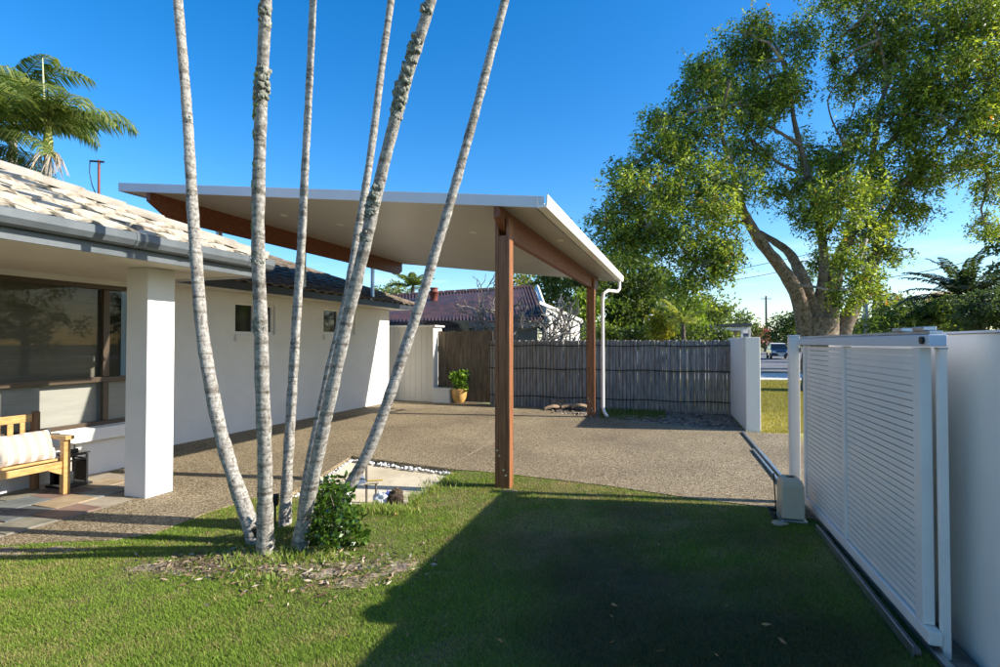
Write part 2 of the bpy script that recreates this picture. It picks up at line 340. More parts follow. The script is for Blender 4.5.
M['bag'] = pmat('plastic_bag', (.72, .73, .75), (.80, .81, .84), 6, .3)
M['pebble'] = pmat('white_pebble', (.62, .61, .58), (.82, .81, .78), 12, .6)

# ================================================================== THE GROUND
def sheet(name, pts, mat, z=None, thick=0.0, parent=None):
    P = [Vector((p[0], p[1], p[2] if z is None and len(p) > 2 else (z or 0))) for p in pts]
    mb = MB()
    if thick > 0:
        mb.prism([p - ZA * thick for p in P], ZA * thick)
    else:
        tri = tessellate_polygon([P])
        fs = []
        for t in tri:
            a, b, c = [P[i] for i in t]
            fs.append(tuple(t) if (b - a).cross(c - a).z > 0 else tuple(reversed(t)))
        mb.add(P, fs)
    return tag(mb.build(name, mat, parent), kind='structure')

sheet('ground', [(-700, -200), (700, -200), (700, 1500), (-700, 1500)], M['ground'], -0.13)

pad = [G(351, 456), G(457, 469.5), G(399, 508), G(288, 495)]
lawn_edge_l = [G(0, 545), G(52, 541.5), G(110, 540), G(152, 534), G(208, 512), G(262, 495.5)]
lawn_edge_r = [G(480, 471), G(510, 474), G(600, 484.5), G(700, 499), G(778, 508)]
wall_line = lambda t: Vector((2.36, 3.015, 0)) + GD * t            # the gate's line; t metres towards the street
drive = ([A(-16, -2.0)] + [Vector((-9, 3.4, 0)), Vector((-6, 4.05, 0))] + lawn_edge_l + [pad[3], pad[0], pad[1]] + lawn_edge_r +
         [wall_line(2.0), wall_line(2.45) + GN * .9, G(792, 434), G(757, 432.5), G(746, 431.5), G(660, 424), G(601, 418), G(560, 413), G(543, 408), A(.45, -3.6), A(.45, -2.9), A(1.2, -2.0), A(1.2, .3), A(0, .5), A(-16, .5)])
sheet('driveway', drive, M['agg'], 0.0, 0.10)
sheet('concrete_pad', [p + (p - (pad[0] + pad[2]) / 2).normalized() * .25 for p in pad], M['conc'], -0.075)
# a saw cut across the drive
j0, j1 = G(447, 467), G(546, 412.5); jn = Vector((j1.y - j0.y, j0.x - j1.x, 0)).normalized() * .012
sheet('drive_joint', [j0 - jn, j0 + jn, j1 + jn, j1 - jn], pmat('joint', (.20, .155, .10), (.42, .34, .24), 3, .9), 0.004)
lawn_poly = lawn_edge_l + [pad[3], pad[2], pad[1]] + lawn_edge_r + [wall_line(2.1) - GN * .02, wall_line(-7) - GN * .02, Vector((-9, -4, 0)), Vector((-9, 3.4, 0)), Vector((-6, 4.05, 0))]
sheet('lawn', lawn_poly, M['soil'], -0.012)
sheet('gate_strip', [wall_line(-7), wall_line(2.35), wall_line(2.35) + GN * .18, wall_line(-7) + GN * .18], M['bed'], -0.02)
bed = [G(543, 408), G(560, 413), G(601, 418), G(660, 424), G(746, 431.5), Vector((5.6, 12.9, 0)), A(.5, -3.6)]
sheet('garden_bed', bed, M['bed'], -0.006)
verge = [G(746, 432.5), G(757, 433), G(792, 434.5), wall_line(2.5) + GN * .2, wall_line(-6) + GN * .5, Vector((60, -20, 0)), Vector((75, 21.5, 0)), G(757, 379.5), Vector((5.6, 24.6, 0)), Vector((4.9, 11.0, 0))]
sheet('verge', verge, M['verge'], -0.03)
sheet('footpath', [Vector((-20, 25.6, 0)), Vector((5.6, 24.6, 0)), G(757, 379.5), Vector((75, 21.5, 0)), Vector((75, 25.6, 0)), G(789, 373), Vector((5.6, 29.5, 0)), Vector((-20, 30.4, 0))], M['conc_grey'], -0.022)
sheet('nature_strip', [Vector((-20, 30.4, 0)), Vector((75, 25.6, 0)), Vector((75, 33, 0)), Vector((-20, 37, 0))], M['verge'], -0.03)
sheet('road', [Vector((-60, 37, 0)), Vector((13.5, 34, 0)), Vector((13.5, 30.2, 0)), Vector((19, 29.7, 0)), Vector((19, 33.5, 0)), Vector((90, 32.5, 0)), Vector((120, 92, 0)), Vector((-60, 96, 0))], M['asphalt'], -0.02)
sheet('kerb', [Vector((-60, 36.7, 0)), Vector((13.3, 33.7, 0)), Vector((13.3, 34.0, 0)), Vector((-60, 37, 0))], M['conc_grey'], 0.05, .12)
sheet('far_kerb', [Vector((-60, 96, 0)), Vector((120, 92, 0)), Vector((120, 92.4, 0)), Vector((-60, 96.4, 0))], M['conc_grey'], 0.05, .12)

# ================================================================== HOUSE
house = thing('house', A(-4, 3, 0), 'low white rendered house with cream tiled roof and deep veranda', 'house')
def wall_holes(name, b, a0, a1, z0, z1, holes, mat, depth=.11):
    mb = MB(); xs = sorted({a0, a1} | {h[0] for h in holes} | {h[1] for h in holes}); zs = sorted({z0, z1} | {h[2] for h in holes} | {h[3] for h in holes})
    for i in range(len(xs) - 1):
        for k in range(len(zs) - 1):
            ca, cz = (xs[i] + xs[i + 1]) / 2, (zs[k] + zs[k + 1]) / 2
            if any(h[0] < ca < h[1] and h[2] < cz < h[3] for h in holes): continue
            mb.add([A(xs[i], b, zs[k]), A(xs[i], b, zs[k + 1]), A(xs[i + 1], b, zs[k + 1]), A(xs[i + 1], b, zs[k])], [(0, 1, 2, 3)])
    for h in holes:
        q = [(h[0], h[2]), (h[1], h[2]), (h[1], h[3]), (h[0], h[3])]
        for i in range(4):
            (p, r), (s_, t_) = q[i], q[(i + 1) % 4]
            mb.add([A(p, b, r), A(s_, b, t_), A(s_, b + depth, t_), A(p, b + depth, r)], [(0, 1, 2, 3)])
    return mb.build(name, mat, house)
BW = -.12
wins = []
for (x0, x1, y0, y1) in ((231, 275, 302, 334), (320, 355, 308.5, 334)):
    a0, a1 = a_at(x0, BW + .1, 2), a_at(x1, BW, 2); dpt = A(a0, BW + .1).y
    wins.append((a0, a1, EYE + (343 - y1) / FPX * dpt, EYE + (343 - y0) / FPX * dpt))
wall_holes('wall', BW, -7.7, 0.0, -.1, 2.66, wins, M['render'])
MB().hbox(-7.7, 0, BW + .32, 6, -.1, 2.62).build('wall', M['room'], house)            # closes the rooms behind the openings
mb = MB(); mb.add([A(0, BW, -.1), A(0, 6, -.1), A(0, 6, 2.66), A(0, BW, 2.66)], [(0, 1, 2, 3)]); mb.build('wall', M['render'], house)
for (a0, a1, z0, z1) in wins:                                      # small aluminium windows on the long wall
    w = MB().hbox(a0, a1, BW + .10, BW + .104, z0, z1).build('window', M['dark_glass'], house)
    fr = MB(); am = a0 + (a1 - a0) * .5
    for (p, q, r, t) in ((a0, a1, z0, z0 + .05), (a0, a1, z1 - .04, z1), (a0, a0 + .045, z0 + .05, z1 - .04), (a1 - .045, a1, z0 + .05, z1 - .04), (am - .03, am + .03, z0 + .05, z1 - .04)):
        fr.hbox(p, q, BW + .055, BW + .098, r, t)
    fr.build('frame', M['white_metal'], w)
    MB().hbox(a0 - .02, a1 + .02, BW - .05, BW + .10, z0 - .13, z0 - .004).build('sill', M['render'], w)
# veranda wall with the big window
BV = -.9
aw1 = a_at(121, BV, 1.5) + .35
bigh = [(-13.5, aw1, .60, 2.40)]
wall_holes('wall', BV, -14, -7.6, -.1, 2.5, bigh, M['render'], .16)
mb = MB(); mb.add([A(-7.6, BV, -.1), A(-7.6, BW, -.1), A(-7.6, BW, 2.6), A(-7.6, BV, 2.6)], [(0, 1, 2, 3)]); mb.build('wall', M['render'], house)
MB().hbox(-14, aw1, BV - .13, BV - .002, .44, .595).build('window_ledge', M['render'], house, .01)
big = MB().hbox(-13.5, aw1, BV + .085, BV + .09, .60, 2.40).build('window', M['glass'], house)
am = a_at(108, BV, 1.5)
fr = MB()
for (p, q, r, t) in ((-13.5, aw1, .60, .65), (-13.5, aw1, 2.34, 2.40), (-13.5, aw1, 1.15, 1.215)): fr.hbox(p, q, BV + .03, BV + .084, r, t)
for p in (am, -11.4, -10.25):
    fr.hbox(p - .035, p + .035, BV + .027, BV + .083, .655, 1.145)
for p in (am, -11.4): fr.hbox(p - .04, p + .04, BV + .027, BV + .083, 1.22, 2.335)
fr.build('frame', M['bronze'], big, .004)
MB().hbox(-13.5, am, BV + .15, BV + .155, 1.16, 2.4).build('blind', M['blind'], big)
MB().hbox(-13.5, aw1, BV + .15, BV + .155, .60, 1.155).build('blind', M['pale_blind'], big)
MB().hbox(am + .005, aw1, BV + .5, BV + .51, 1.1, 2.4).build('blind', M['room'], big)  # not a blind: near-black sheet painting the unlit room behind this pane
# column, soffit, fascia, gutter
MB().hbox(-8.87, -8.55, -2.52, -2.20, -.05, 2.462).build('column', M['render'], house, .008)
MB().hbox(-14, -7.92, -3.07, BV - .002, 2.464, 2.48).build('soffit', M['paint'], house)
MB().hbox(-14, -7.9, -3.10, -3.072, 2.435, 2.60).build('fascia', M['gutter_grey'], house)
MB().hbox(-7.918, -7.89, -3.07, BW, 2.44, 2.60).build('fascia', M['fascia'], house)
gp = [(-3.103, 2.665), (-3.103, 2.55), (-3.15, 2.525), (-3.205, 2.54), (-3.235, 2.585), (-3.235, 2.645), (-3.225, 2.655), (-3.215, 2.645), (-3.215, 2.60), (-3.18, 2.56), (-3.12, 2.56), (-3.12, 2.665)]
gut = MB().prism([A(-14, b, z) for b, z in gp], U * 6.2).build('gutter', M['gutter_grey'], house)
for a in (-11.9, -10.62, -9.52, -8.98, -8.2):                      # gutter joints
    MB().prism([A(a, b - .004 if b < -3.15 else b, z - .004 if z < 2.6 else z + .003) for b, z in gp], U * .05).build('gutter_joint', M['gutter_grey'], gut)
# roofs
TN, TR = .43, .404
roof = MB()
def zn(b): return 2.655 + TN * (b + 3.16)
roof.add([A(-14.5, -3.16, zn(-3.16)), A(-7.88, -3.16, zn(-3.16)), A(-14.38, 3.34, zn(3.34)), A(-14.5, 3.34, zn(3.34))], [(0, 1, 2, 3)])
roof.add([A(-7.88, -3.16, zn(-3.16)), A(-7.88, 3.34, zn(-3.16)), A(-14.38, 3.34, zn(3.34))], [(0, 1, 2)])
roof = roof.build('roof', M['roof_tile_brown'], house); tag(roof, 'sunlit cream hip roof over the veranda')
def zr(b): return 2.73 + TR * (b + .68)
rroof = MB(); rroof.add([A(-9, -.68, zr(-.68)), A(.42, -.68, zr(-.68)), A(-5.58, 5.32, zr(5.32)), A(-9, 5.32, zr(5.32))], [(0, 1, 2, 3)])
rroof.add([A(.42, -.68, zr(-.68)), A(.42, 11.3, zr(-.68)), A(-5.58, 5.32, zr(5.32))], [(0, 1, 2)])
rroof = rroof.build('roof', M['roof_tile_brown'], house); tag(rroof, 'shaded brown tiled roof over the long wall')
MB().hbox(-7.85, .4, -.66, -.63, 2.57, 2.715).build('fascia', M['dark_fascia'], house)
MB().hbox(.372, .4, -.63, 9, 2.57, 2.715).build('fascia', M['dark_fascia'], house)
MB().hbox(-7.85, .37, -.628, BW - .002, 2.575, 2.59).build('soffit', M['paint'], house)
MB().hbox(.002, .37, BW, 6, 2.575, 2.59).build('soffit', M['paint'], house)
# one roof tile: u along the eave, s up the slope; rolled profile, thick lower lip
def tile_geo(w=.304, l=.37, th=.026, seg=8):
    vs, fs = [], []
    for i in range(seg + 1):
        x = w * i / seg; h = .017 * math.sin(math.pi * 2 * (i / seg) - .6) + .018
        vs += [(x, 0, h + .012), (x, 0, h + .012 - th), (x, l, h - .022)]
    for i in range(seg):
        a, b = 3 * i, 3 * i + 3
        fs += [(a, b, b + 2, a + 2), (a, a + 1, b + 1, b)]
    return vs, fs
tv, tf = tile_geo()
tmeshes = []
for k in range(4):
    me = bpy.data.meshes.new('tile'); rr = random.Random(k)
    me.from_pydata([(x, y + (rr.uniform(-.008, .008) if y == 0 else 0), z + rr.uniform(-.003, .003)) for x, y, z in tv], [], tf)
    me.polygons.foreach_set('use_smooth', [i % 2 == 0 for i in range(len(tf))]); me.materials.append(M['roof_tile']); tmeshes.append(me)
def slope_frame(t):
    S = (V + ZA * t).normalized(); N = U.cross(S).normalized()
    if N.z < 0: N = -N
    R = Matrix((U, S, N)).transposed(); return S, N, R
S1, N1, R1 = slope_frame(TN); q1 = R1.to_quaternion(); hb = base_of(house)
count = 0
for row in range(15):
    for cidx in range(21):
        a = -8.2 - cidx * .30
        s_hor = row * .31 * S1.xy.length
        if -3.16 + s_hor > 3.1 or a + .15 > -7.88 - s_hor + .1: continue
        o = bpy.data.objects.new('tile', tmeshes[random.randrange(4)]); link(o, roof)
        o.location = A(a, -3.2, zn(-3.2)) + S1 * (row * .31) + N1 * (.006 + random.uniform(-.003, .005)) - hb
        o.rotation_mode = 'QUATERNION'; o.rotation_quaternion = q1 @ Matrix.Rotation(random.uniform(-.012, .012), 3, 'Z').to_quaternion(); count += 1
# hip caps, bedded in mortar
hd = (-U + V + ZA * TN).normalized(); hs_ = hd.cross(ZA).normalized(); hu = hs_.cross(hd).normalized()
for k in range(19):
    p0 = A(-7.86, -3.14, 2.69) + hd * (k * .38); mb = MB(); vs = []; n = 8
    for (t, rr_) in ((-.03, .150), (.42, .125)):
        for i in range(n + 1):
            q = math.pi * i / n; vs.append(p0 + hd * t + hs_ * (math.cos(q) * rr_) + hu * (math.sin(q) * rr_ * .72 - .035))
    m_ = n + 1
    mb.add(vs, [(i, i + 1, i + 1 + m_, i + m_) for i in range(n)], True)
    mb.add(vs[:m_], [tuple(range(m_))])
    mb.build('hip_cap', M['roof_tile'], roof)
# the long wall's roof: tiles too small to pick apart, joined
S2, N2, R2 = slope_frame(TR); allv = []
tv_np = np.array(tv); tfi = np.array([f for f in tf])
for row in range(22):
    for cidx in range(32):
        a = .12 - cidx * .30; sh = row * .31 * S2.xy.length
        if a + .15 > .42 - sh + .1 or a < -9: continue
        o = A(a, -.72, zr(-.72)) + S2 * (row * .31) + N2 * .006
        w = tv_np @ np.array(R2).T + np.array(o) + RNG.normal(0, .003, 3); allv.append(w[tfi].reshape(-1, 3))
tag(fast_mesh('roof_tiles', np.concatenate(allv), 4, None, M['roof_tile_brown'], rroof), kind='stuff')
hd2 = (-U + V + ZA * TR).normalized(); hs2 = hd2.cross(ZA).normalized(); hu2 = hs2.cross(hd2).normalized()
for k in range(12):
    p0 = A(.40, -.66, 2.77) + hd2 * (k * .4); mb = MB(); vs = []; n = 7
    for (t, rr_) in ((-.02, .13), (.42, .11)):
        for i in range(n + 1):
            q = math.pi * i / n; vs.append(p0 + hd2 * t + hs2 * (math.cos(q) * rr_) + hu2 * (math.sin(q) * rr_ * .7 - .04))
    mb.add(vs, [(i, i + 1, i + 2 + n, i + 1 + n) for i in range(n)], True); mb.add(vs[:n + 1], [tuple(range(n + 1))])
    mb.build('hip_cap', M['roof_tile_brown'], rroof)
# dark curled vent tile near the gutter
MB().tube([A(-9.40, -3.02, 2.725), A(-9.22, -3.02, 2.725)], .05, 10).build('vent_tile', M['roof_tile_brown'], roof)
# TV mast on the roof
mast_p = D(99, 204, 7.4)
mast = thing('antenna_mast', mast_p - ZA * .35, 'thin rust-red mast with drooping black cable on the cream roof', 'antenna')
MB().tube([mast_p - ZA * .35, D(99, 160, 7.4)], .016, 8).build('pole', M['chimney'], mast)
MB().tube([D(90, 161, 7.4), D(104, 162, 7.4)], .014, 8).build('bracket', M['black'], mast)
MB().tube([D(90, 161, 7.4), D(89.5, 172, 7.4), D(92, 185, 7.4), D(98, 199, 7.4)], .006, 6).build('cable', M['black'], mast)

# veranda slates
ver = sheet('veranda_floor', [A(-14, BV), A(-8.2, BV), A(-8.35, -2.2), A(-8.9, -2.2), A(-8.95, -2.45), A(-14, -2.5)], M['grout'], 0.003)
slate_cols = [((.13, .145, .14), (.22, .235, .225)), ((.27, .20, .12), (.40, .31, .20)), ((.17, .105, .08), (.27, .18, .14)), ((.22, .19, .15), (.32, .28, .225)), ((.09, .10, .10), (.16, .17, .17)), ((.16, .155, .12), (.27, .25, .19))]
smats = [pmat('slate', c[0], c[1], 5, .6, .5, 20, dist=.006) for c in slate_cols]
for i in range(14):
    for k in range(4):
        w, h = .41, .385; a0 = -8.42 - (i + 1) * w + (k % 2) * .2; b0 = -2.44 + k * h
        if a0 + w > -8.36: continue
        if a0 + w > -8.95 and b0 < -2.1: continue
        j = lambda: random.uniform(-.012, .012)
        mb = MB().prism([A(a0 + .008 + j(), b0 + .008 + j(), .002), A(a0 + w - .008 + j(), b0 + .008 + j(), .002), A(a0 + w - .008 + j(), b0 + h - .008 + j(), .002), A(a0 + .008 + j(), b0 + h - .008 + j(), .002)], ZA * random.uniform(.010, .014))
        mb.build('slate', random.choice(smats), ver)

# ================================================================== CARPORT
cp = thing('carport', A(-4, -5.95, 0), 'skillion carport with white ceiling on red hardwood posts', 'carport')
BB, BL = -5.95, -.55                       # lines of the right and left beams
def zs(b): return 3.19 + .1227 * (b - BB)   # underside of the roof
AF, AB = -7.42, .0
slopeV = (V + ZA * .1227)
def cp_box(mb, a0, a1, b0, b1, t0, t1):     # box that follows the roof slope
    P = []
    for t in (t0, t1):
        for b in (b0, b1):
            for a in (a0, a1): P.append(A(a, b, zs(b) + t))
    return mb.add(P, [(0, 2, 3, 1), (4, 5, 7, 6), (0, 1, 5, 4), (2, 6, 7, 3), (0, 4, 6, 2), (1, 3, 7, 5)])
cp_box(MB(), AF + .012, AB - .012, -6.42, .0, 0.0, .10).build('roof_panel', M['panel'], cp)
cp_box(MB(), AF - .012, AF + .010, -6.50, .014, -.012, .115).build('fascia', M['fascia'], cp, .003)
cp_box(MB(), AB - .010, AB + .012, -6.50, .014, -.012, .115).build('fascia', M['fascia'], cp, .003)
cp_box(MB(), AF + .011, AB - .011, .002, .014, -.012, .115).build('fascia', M['fascia'], cp)
zg = zs(-6.45)
gq = [(-6.425, zg + .10), (-6.425, zg - .012), (-6.53, zg - .012), (-6.545, zg + .02), (-6.545, zg + .125), (-6.53, zg + .125), (-6.53, zg + .02), (-6.45, zg + .01), (-6.44, zg + .10)]
MB().prism([A(AF - .016, b, z) for b, z in gq], U * (AB - AF + .032)).build('gutter', M['white_metal'], cp, .004)
cp_box(MB(), AF + .014, AB - .014, -6.40, -6.385, -.022, -.001).build('ceiling_trim', M['panel'], cp)
def beam(b, a0, a1, th, h, name='beam'):
    z0, z1 = zs(b) - h, zs(b) - .006; c = .34
    prof = [(a0, z1), (a0, z1 - .12), (a0 + c, z0), (a1 - c * .5, z0), (a1, z0 + .10), (a1, z1)]
    return MB().prism([A(a, b - th / 2, z) for a, z in prof], V * th).build(name, M['beam_wood'], cp, .006)
beam(BB, AF + .03, AB - .30, .075, .31); beam(BL, AF + .03, AB - .10, .075, .33)
for (a, zb) in ((-7.14, -.02), (-1.11, .03)):
    zt = zs(BB) - .30
    p = MB().hbox(a - .07, a + .07, BB - .045, BB + .045, zb, zt).build('post', M['post_wood'], cp, .004)
    for s_ in (-1, 1):                       # cheeks that clasp the beam
        MB().hbox(a - .07, a + .07, BB + s_ * .068 - .021, BB + s_ * .068 + .021, zb, zs(BB) - .10 + .0 * s_).build('cheek', M['post_wood'], p, .004)
    for (db, z) in ((.055, .42), (.03, .36), (-.02, .20), (-.045, .14)):
        q = A(a - .072, BB + db, z); MB().tube([q, q - U * .012], .011, 8).build('bolt', M['bolt'], p)
    MB().hbox(a - .05, a + .05, BB - .02, BB + .02, -.12, zb + .002).build('stirrup', M['steel'], p)
for px in (190, 219, 303.6, 372.6):
    a = a_at(px, BL, 3.3)
    MB().hbox(a - .04, a + .04, BL - .03, BL + .03, 2.6, zs(BL) - .31).build('roof_bracket', M['steel'], cp)
# downpipe
dpx = A(-1.00, BB - .30)
dpp = [A(AB - .25, -6.48, zg - .01), A(AB - .25, -6.48, zg - .20), A(AB - .32, -6.44, zg - .27), A(-.95, BB - .36, zg - .30), A(-1.02, BB - .27, zg - .36), A(-1.04, BB - .25, zg - .5), A(-1.04, BB - .25, .22), A(-1.06, BB - .28, .12), A(-1.16, BB - .36, .03)]
MB().tube(dpp, .037, 12).build('downpipe', M['white_metal'], cp)
for (x, y) in ((340, 224.5), (473.5, 232), (284, 215), (560, 240)):
    d = ray(x, y); o = Vector((0, 0, EYE)); n = Vector((0, 0, 1)) - V * .1227; p0 = A(-5, BB, zs(BB)); t = (p0 - o).dot(n) / d.dot(n); c = o + d * t
    n.normalize(); MB().tube([c - n * .012, c + n * .004], .055, 16).build('downlight', M['white_metal'], cp)

# ================================================================== SHED, FENCES, PIER
sh = thing('storage_wall', A(.5, -.7, 0), 'white vertical-board screen wall with flat cap beside the house end', 'wall')
MB().hbox(.45, .95, -1.26, .2, 0, 2.10).build('core', M['shed_board'], sh)
nb = 8
for i in range(nb):
    b0 = -1.26 + i * (1.42 / nb); MB().hbox(.432, .449, b0 + .003, b0 + 1.42 / nb - .003, .02, 2.10).build('board', M['shed_board'], sh)
MB().hbox(.42, .97, -1.285, -1.262, 0, 2.10).build('end_panel', M['render'], sh)
MB().hbox(.38, 1.0, -1.36, .2, 2.102, 2.15).build('cap', M['white_metal'], sh, .004)
lw = thing('planter_block', A(.5, -1.55, 0), 'low white rendered block at the foot of the screen wall', 'block')
MB().hbox(.36, .95, -1.80, -1.288, -.05, .36).build('body', M['render'], lw, .008); MB().hbox(.34, .97, -1.83, -1.288, .361, .40).build('cap', M['render'], lw, .006)

pf = thing('paling_fence', A(.75, -2.2, 0), 'dark brown upright paling fence behind the potted plant', 'fence')
for i in range(13):
    b0 = -1.30 - i * .128; me = MB().hbox(.70, .718, b0 - .120, b0, .02, 1.98 + random.uniform(-.012, .012)); me.build('paling', M['paling'], pf)
for z in (.4, 1.5): MB().hbox(.72, .76, -2.97, -1.3, z, z + .07).build('rail', M['paling'], pf)

lf = thing('log_fence', A(.5, -6, 0), 'grey weathered upright log fence bound with dark wires', 'fence')
b = -2.96; i = 0
logs = []
while b > -8.95:
    w = random.uniform(.075, .105); r = w / 2; top = 1.72 + random.uniform(-.012, .012) - (.02 if random.random() < .1 else 0); lean = random.uniform(-.008, .008)
    a = .47 + random.uniform(-.012, .012); b -= r
    mb = MB().tube([A(a, b, -.02), A(a + random.uniform(-.006, .006), b + lean * .5, .9), A(a, b + lean, top)], [r * .98, r * .97, r * .93], 8)
    o = mb.build('log', M['grey_pole'], lf); b -= r - .005; i += 1
for z in (.26, .98, 1.58):
    pts = [A(.47 - .058 + .006 * math.sin(k * 1.7), -2.95 - k * .25, z + .012 * math.sin(k * 1.1 + z * 9)) for k in range(25)]
    MB().tube(pts, .013, 6).build('wire', M['wire'], lf)
pc = G(746, 431)
pr = thing('boundary_pier', pc, 'short white rendered pier wall at the drive opening beside the log fence', 'wall')
MB().obox(pc + GD * 1.45 + GN * .13 + ZA * .83, GD * 1.45, GN * .125, ZA * .93).build('body', M['wall_white'], pr, .01)
q = pc + GD * .5 + ZA * 1.58 - GN * .002; MB().obox(q, GD * .09, GN * .012, ZA * .05).build('number_plate', M['white_metal'], pr)

# pot plant
pp = G(459.5, 402.5)
pot = thing('plant_pot', pp, 'rounded ochre glazed pot by the paling fence', 'pot')
MB().lathe(pp, [(0, .0), (.13, 0), (.15, .02), (.20, .12), (.225, .24), (.225, .33), (.235, .36), (.235, .385), (.215, .385), (.20, .35), (.0, .345)], 24).build('body', M['terracotta'], pot)
MB().lathe(pp, [(0, .352), (.198, .352)], 20).build('soil', M['soil_clod'], pot)
plant = thing('potted_shrub', pp + ZA * .35, 'bright green leafy shrub growing in the ochre pot', 'shrub')
def leaf_cloud(name, parent, centers, radii, per, ll, lw_, pal, mat, droop=0.0, bright=None):
    P = []; Dd = []
    for c, r in zip(centers, radii):
        n = per; d = unit(RNG.normal(size=(n, 3))); rad = RNG.uniform(.25, 1, (n, 1)) ** .6
        P.append(np.array(c) + d * rad * np.array(r)); Dd.append(d + RNG.normal(0, .5, (n, 3)) + np.array([0, 0, -droop]))
    P = np.concatenate(P); Dd = np.concatenate(Dd); n = len(P); pal = np.array(pal)
    w = RNG.random((n, 1)); k = RNG.integers(0, len(pal) - 1, n); cols = pal[k] * (1 - w) + pal[k + 1] * w
    cols = cols * RNG.uniform(.8, 1.2, (n, 1))
    q, c = leaf_quads(P, Dd, RNG.uniform(.7, 1.3, n) * ll, RNG.uniform(.8, 1.2, n) * lw_, cols)
    return fast_mesh(name, q, 4, c, mat, parent)
cs = [pp + Vector((random.uniform(-.17, .17), random.uniform(-.17, .17), random.uniform(.42, .82))) for _ in range(26)]
leaf_cloud('foliage', plant, cs, [(.09, .09, .09)] * 26, 42, .085, .045, [(.09, .20, .02), (.16, .30, .03), (.28, .40, .06)], M['gloss_leaf'])
mb = MB()
for c in cs[::2]: mb.tube([pp + ZA * .34, pp + ZA * .5 + (c - pp) * .2, c], [.008, .006, .003], 5)
mb.build('stems', M['dark_bark'], plant)

# bark pieces and litter in the bed
for i, (x, y, L, w, an) in enumerate(((554, 410, .5, .10, .2), (563, 409, .7, .12, -.1), (573, 410, .6, .10, .15), (581, 411.5, .45, .09, -.3), (568, 407, .8, .10, .05))):
    c = G(x, y); d = Vector((math.cos(an), math.sin(an), 0)); s_ = Vector((-d.y, d.x, 0)); mb = MB(); vs = []
    for k in range(9):
        t = k / 8 - .5; hgt = .05 + .07 * math.cos(t * 3) + .02 * i
        for j_ in range(5):
            q = (j_ - 2) / 2; vs.append(c + d * (t * L) + s_ * (q * w * (1 - abs(t))) + ZA * (hgt - .05 * q * q + .015))
    fs = [(k * 5 + j_, k * 5 + j_ + 1, k * 5 + j_ + 6, k * 5 + j_ + 5) for k in range(8) for j_ in range(4)]
    mb.add(vs, fs, True); mb.add([v - ZA * .018 for v in vs], [tuple(reversed(f)) for f in fs], True)
    tag(mb.build('bark_piece', pmat('dry_bark', (.22, .14, .08), (.46, .33, .21), 8, .9, .5, 40), None), ['flat dry bark piece lying at the edge of the drive', 'broad curled dry bark piece between the others by the fence', 'raised dry bark piece resting on the broad curled one', 'short dry bark piece closest to the rear post', 'long dry bark piece closest to the log fence'][i], 'bark', 'dry bark by the rear post')

# ================================================================== GATE, WALL
gate = thing('sliding_gate', wall_line(1.2), 'white slatted sliding gate rolled open along the white wall', 'gate')
def gbox(t0, t1, n0, n1, z0, z1): return MB().obox(wall_line((t0 + t1) / 2) + GN * ((n0 + n1) / 2) + ZA * ((z0 + z1) / 2), GD * ((t1 - t0) / 2), GN * ((n1 - n0) / 2), ZA * ((z1 - z0) / 2))
GL = (Vector((3.069, 5.364, 0)) - wall_line(0)).length
for (t0, t1) in ((-.125, -.035), (GL * .49 - .028, GL * .49 + .028), (GL - .06, GL)): gbox(t0, t1, -.028, .028, .125, 1.625).build('stile', M['gate_white'], gate, .004)
gbox(-.20, GL + .02, -.032, .032, .05, .122).build('bottom_rail', M['gate_white'], gate, .006)
zb, zt = .13, 1.62; NS = 35; sp = (zt - zb) / NS
for (t0, t1) in ((-.035, GL * .49 - .033), (GL * .49 + .033, GL - .065)):
    me = gbox(t0, t1, -.010, .010, zb + .002, zb + sp - .0045).mesh('slat', base_of(gate)); me.materials.append(M['gate_white'])
    for k in range(NS):
        o = bpy.data.objects.new('slat', me); link(o, gate); o.location = (0, 0, k * sp)
gbox(-.27, GL + .10, -.042, .042, 1.632, 1.695).build('top_rail', M['fascia'], gate, .006)
gbox(-.25, GL + .08, -.030, .030, 1.697, 1.715).build('top_track', M['steel'], gate, .003)
for t in (-.16, .12): gbox(t - .05, t + .09, -.04, .02, 1.716, 1.738).build('roller_bracket', M['steel'], gate, .004)
MB().tube([wall_line(-.21) + ZA * 1.664 - GN * .043, wall_line(-.21) + ZA * 1.664 - GN * .056], .02, 12).build('end_wheel', M['black'], gate)
gp_ = thing('gate_guide_post', wall_line(-.1) + GN * .1, 'white square post beside the near end of the gate against the wall', 'post')
MB().obox(wall_line(-.165) + GN * .055 + ZA * .80, GD * .02, GN * .020, ZA * .82).build('shaft', M['gate_white'], gp_, .004)
MB().obox(wall_line(-.165) + GN * .055 + ZA * 1.622, GD * .023, GN * .023, ZA * .004).build('cap', M['steel'], gp_)
pq = D(794, 400, 5.52); pq.z = 0
gp2 = thing('gate_end_post', pq, 'white square catch post beside the gate motor box', 'post')
MB().obox(pq + ZA * .83, GD * .05, GN * .046, ZA * .88).build('shaft', M['gate_white'], gp2, .004); MB().obox(pq + ZA * 1.722, GD * .054, GN * .050, ZA * .009).build('cap', M['fascia'], gp2, .003)
MB().obox(pq + ZA * 1.58 + GN * .06 - GD * .05, GD * .06, GN * .012, ZA * .025).build('guide_roller', M['steel'], gp2)
wl_ = thing('boundary_wall', wall_line(-3) + GN * .3, 'long plain white rendered wall behind the sliding gate', 'wall')
MB().obox(wall_line(-2.33) + GN * .30 + ZA * .80, GD * 4.78, GN * .10, ZA * .90).build('body', M['wall_white'], wl_, .008)
MB().obox(wall_line(-2.33) + GN * .30 + ZA * 1.708, GD * 4.79, GN * .115, ZA * .006).build('capping', M['fascia'], wl_)
tr = thing('gate_track', wall_line(4), 'steel ground track for the gate running across the drive', 'track')
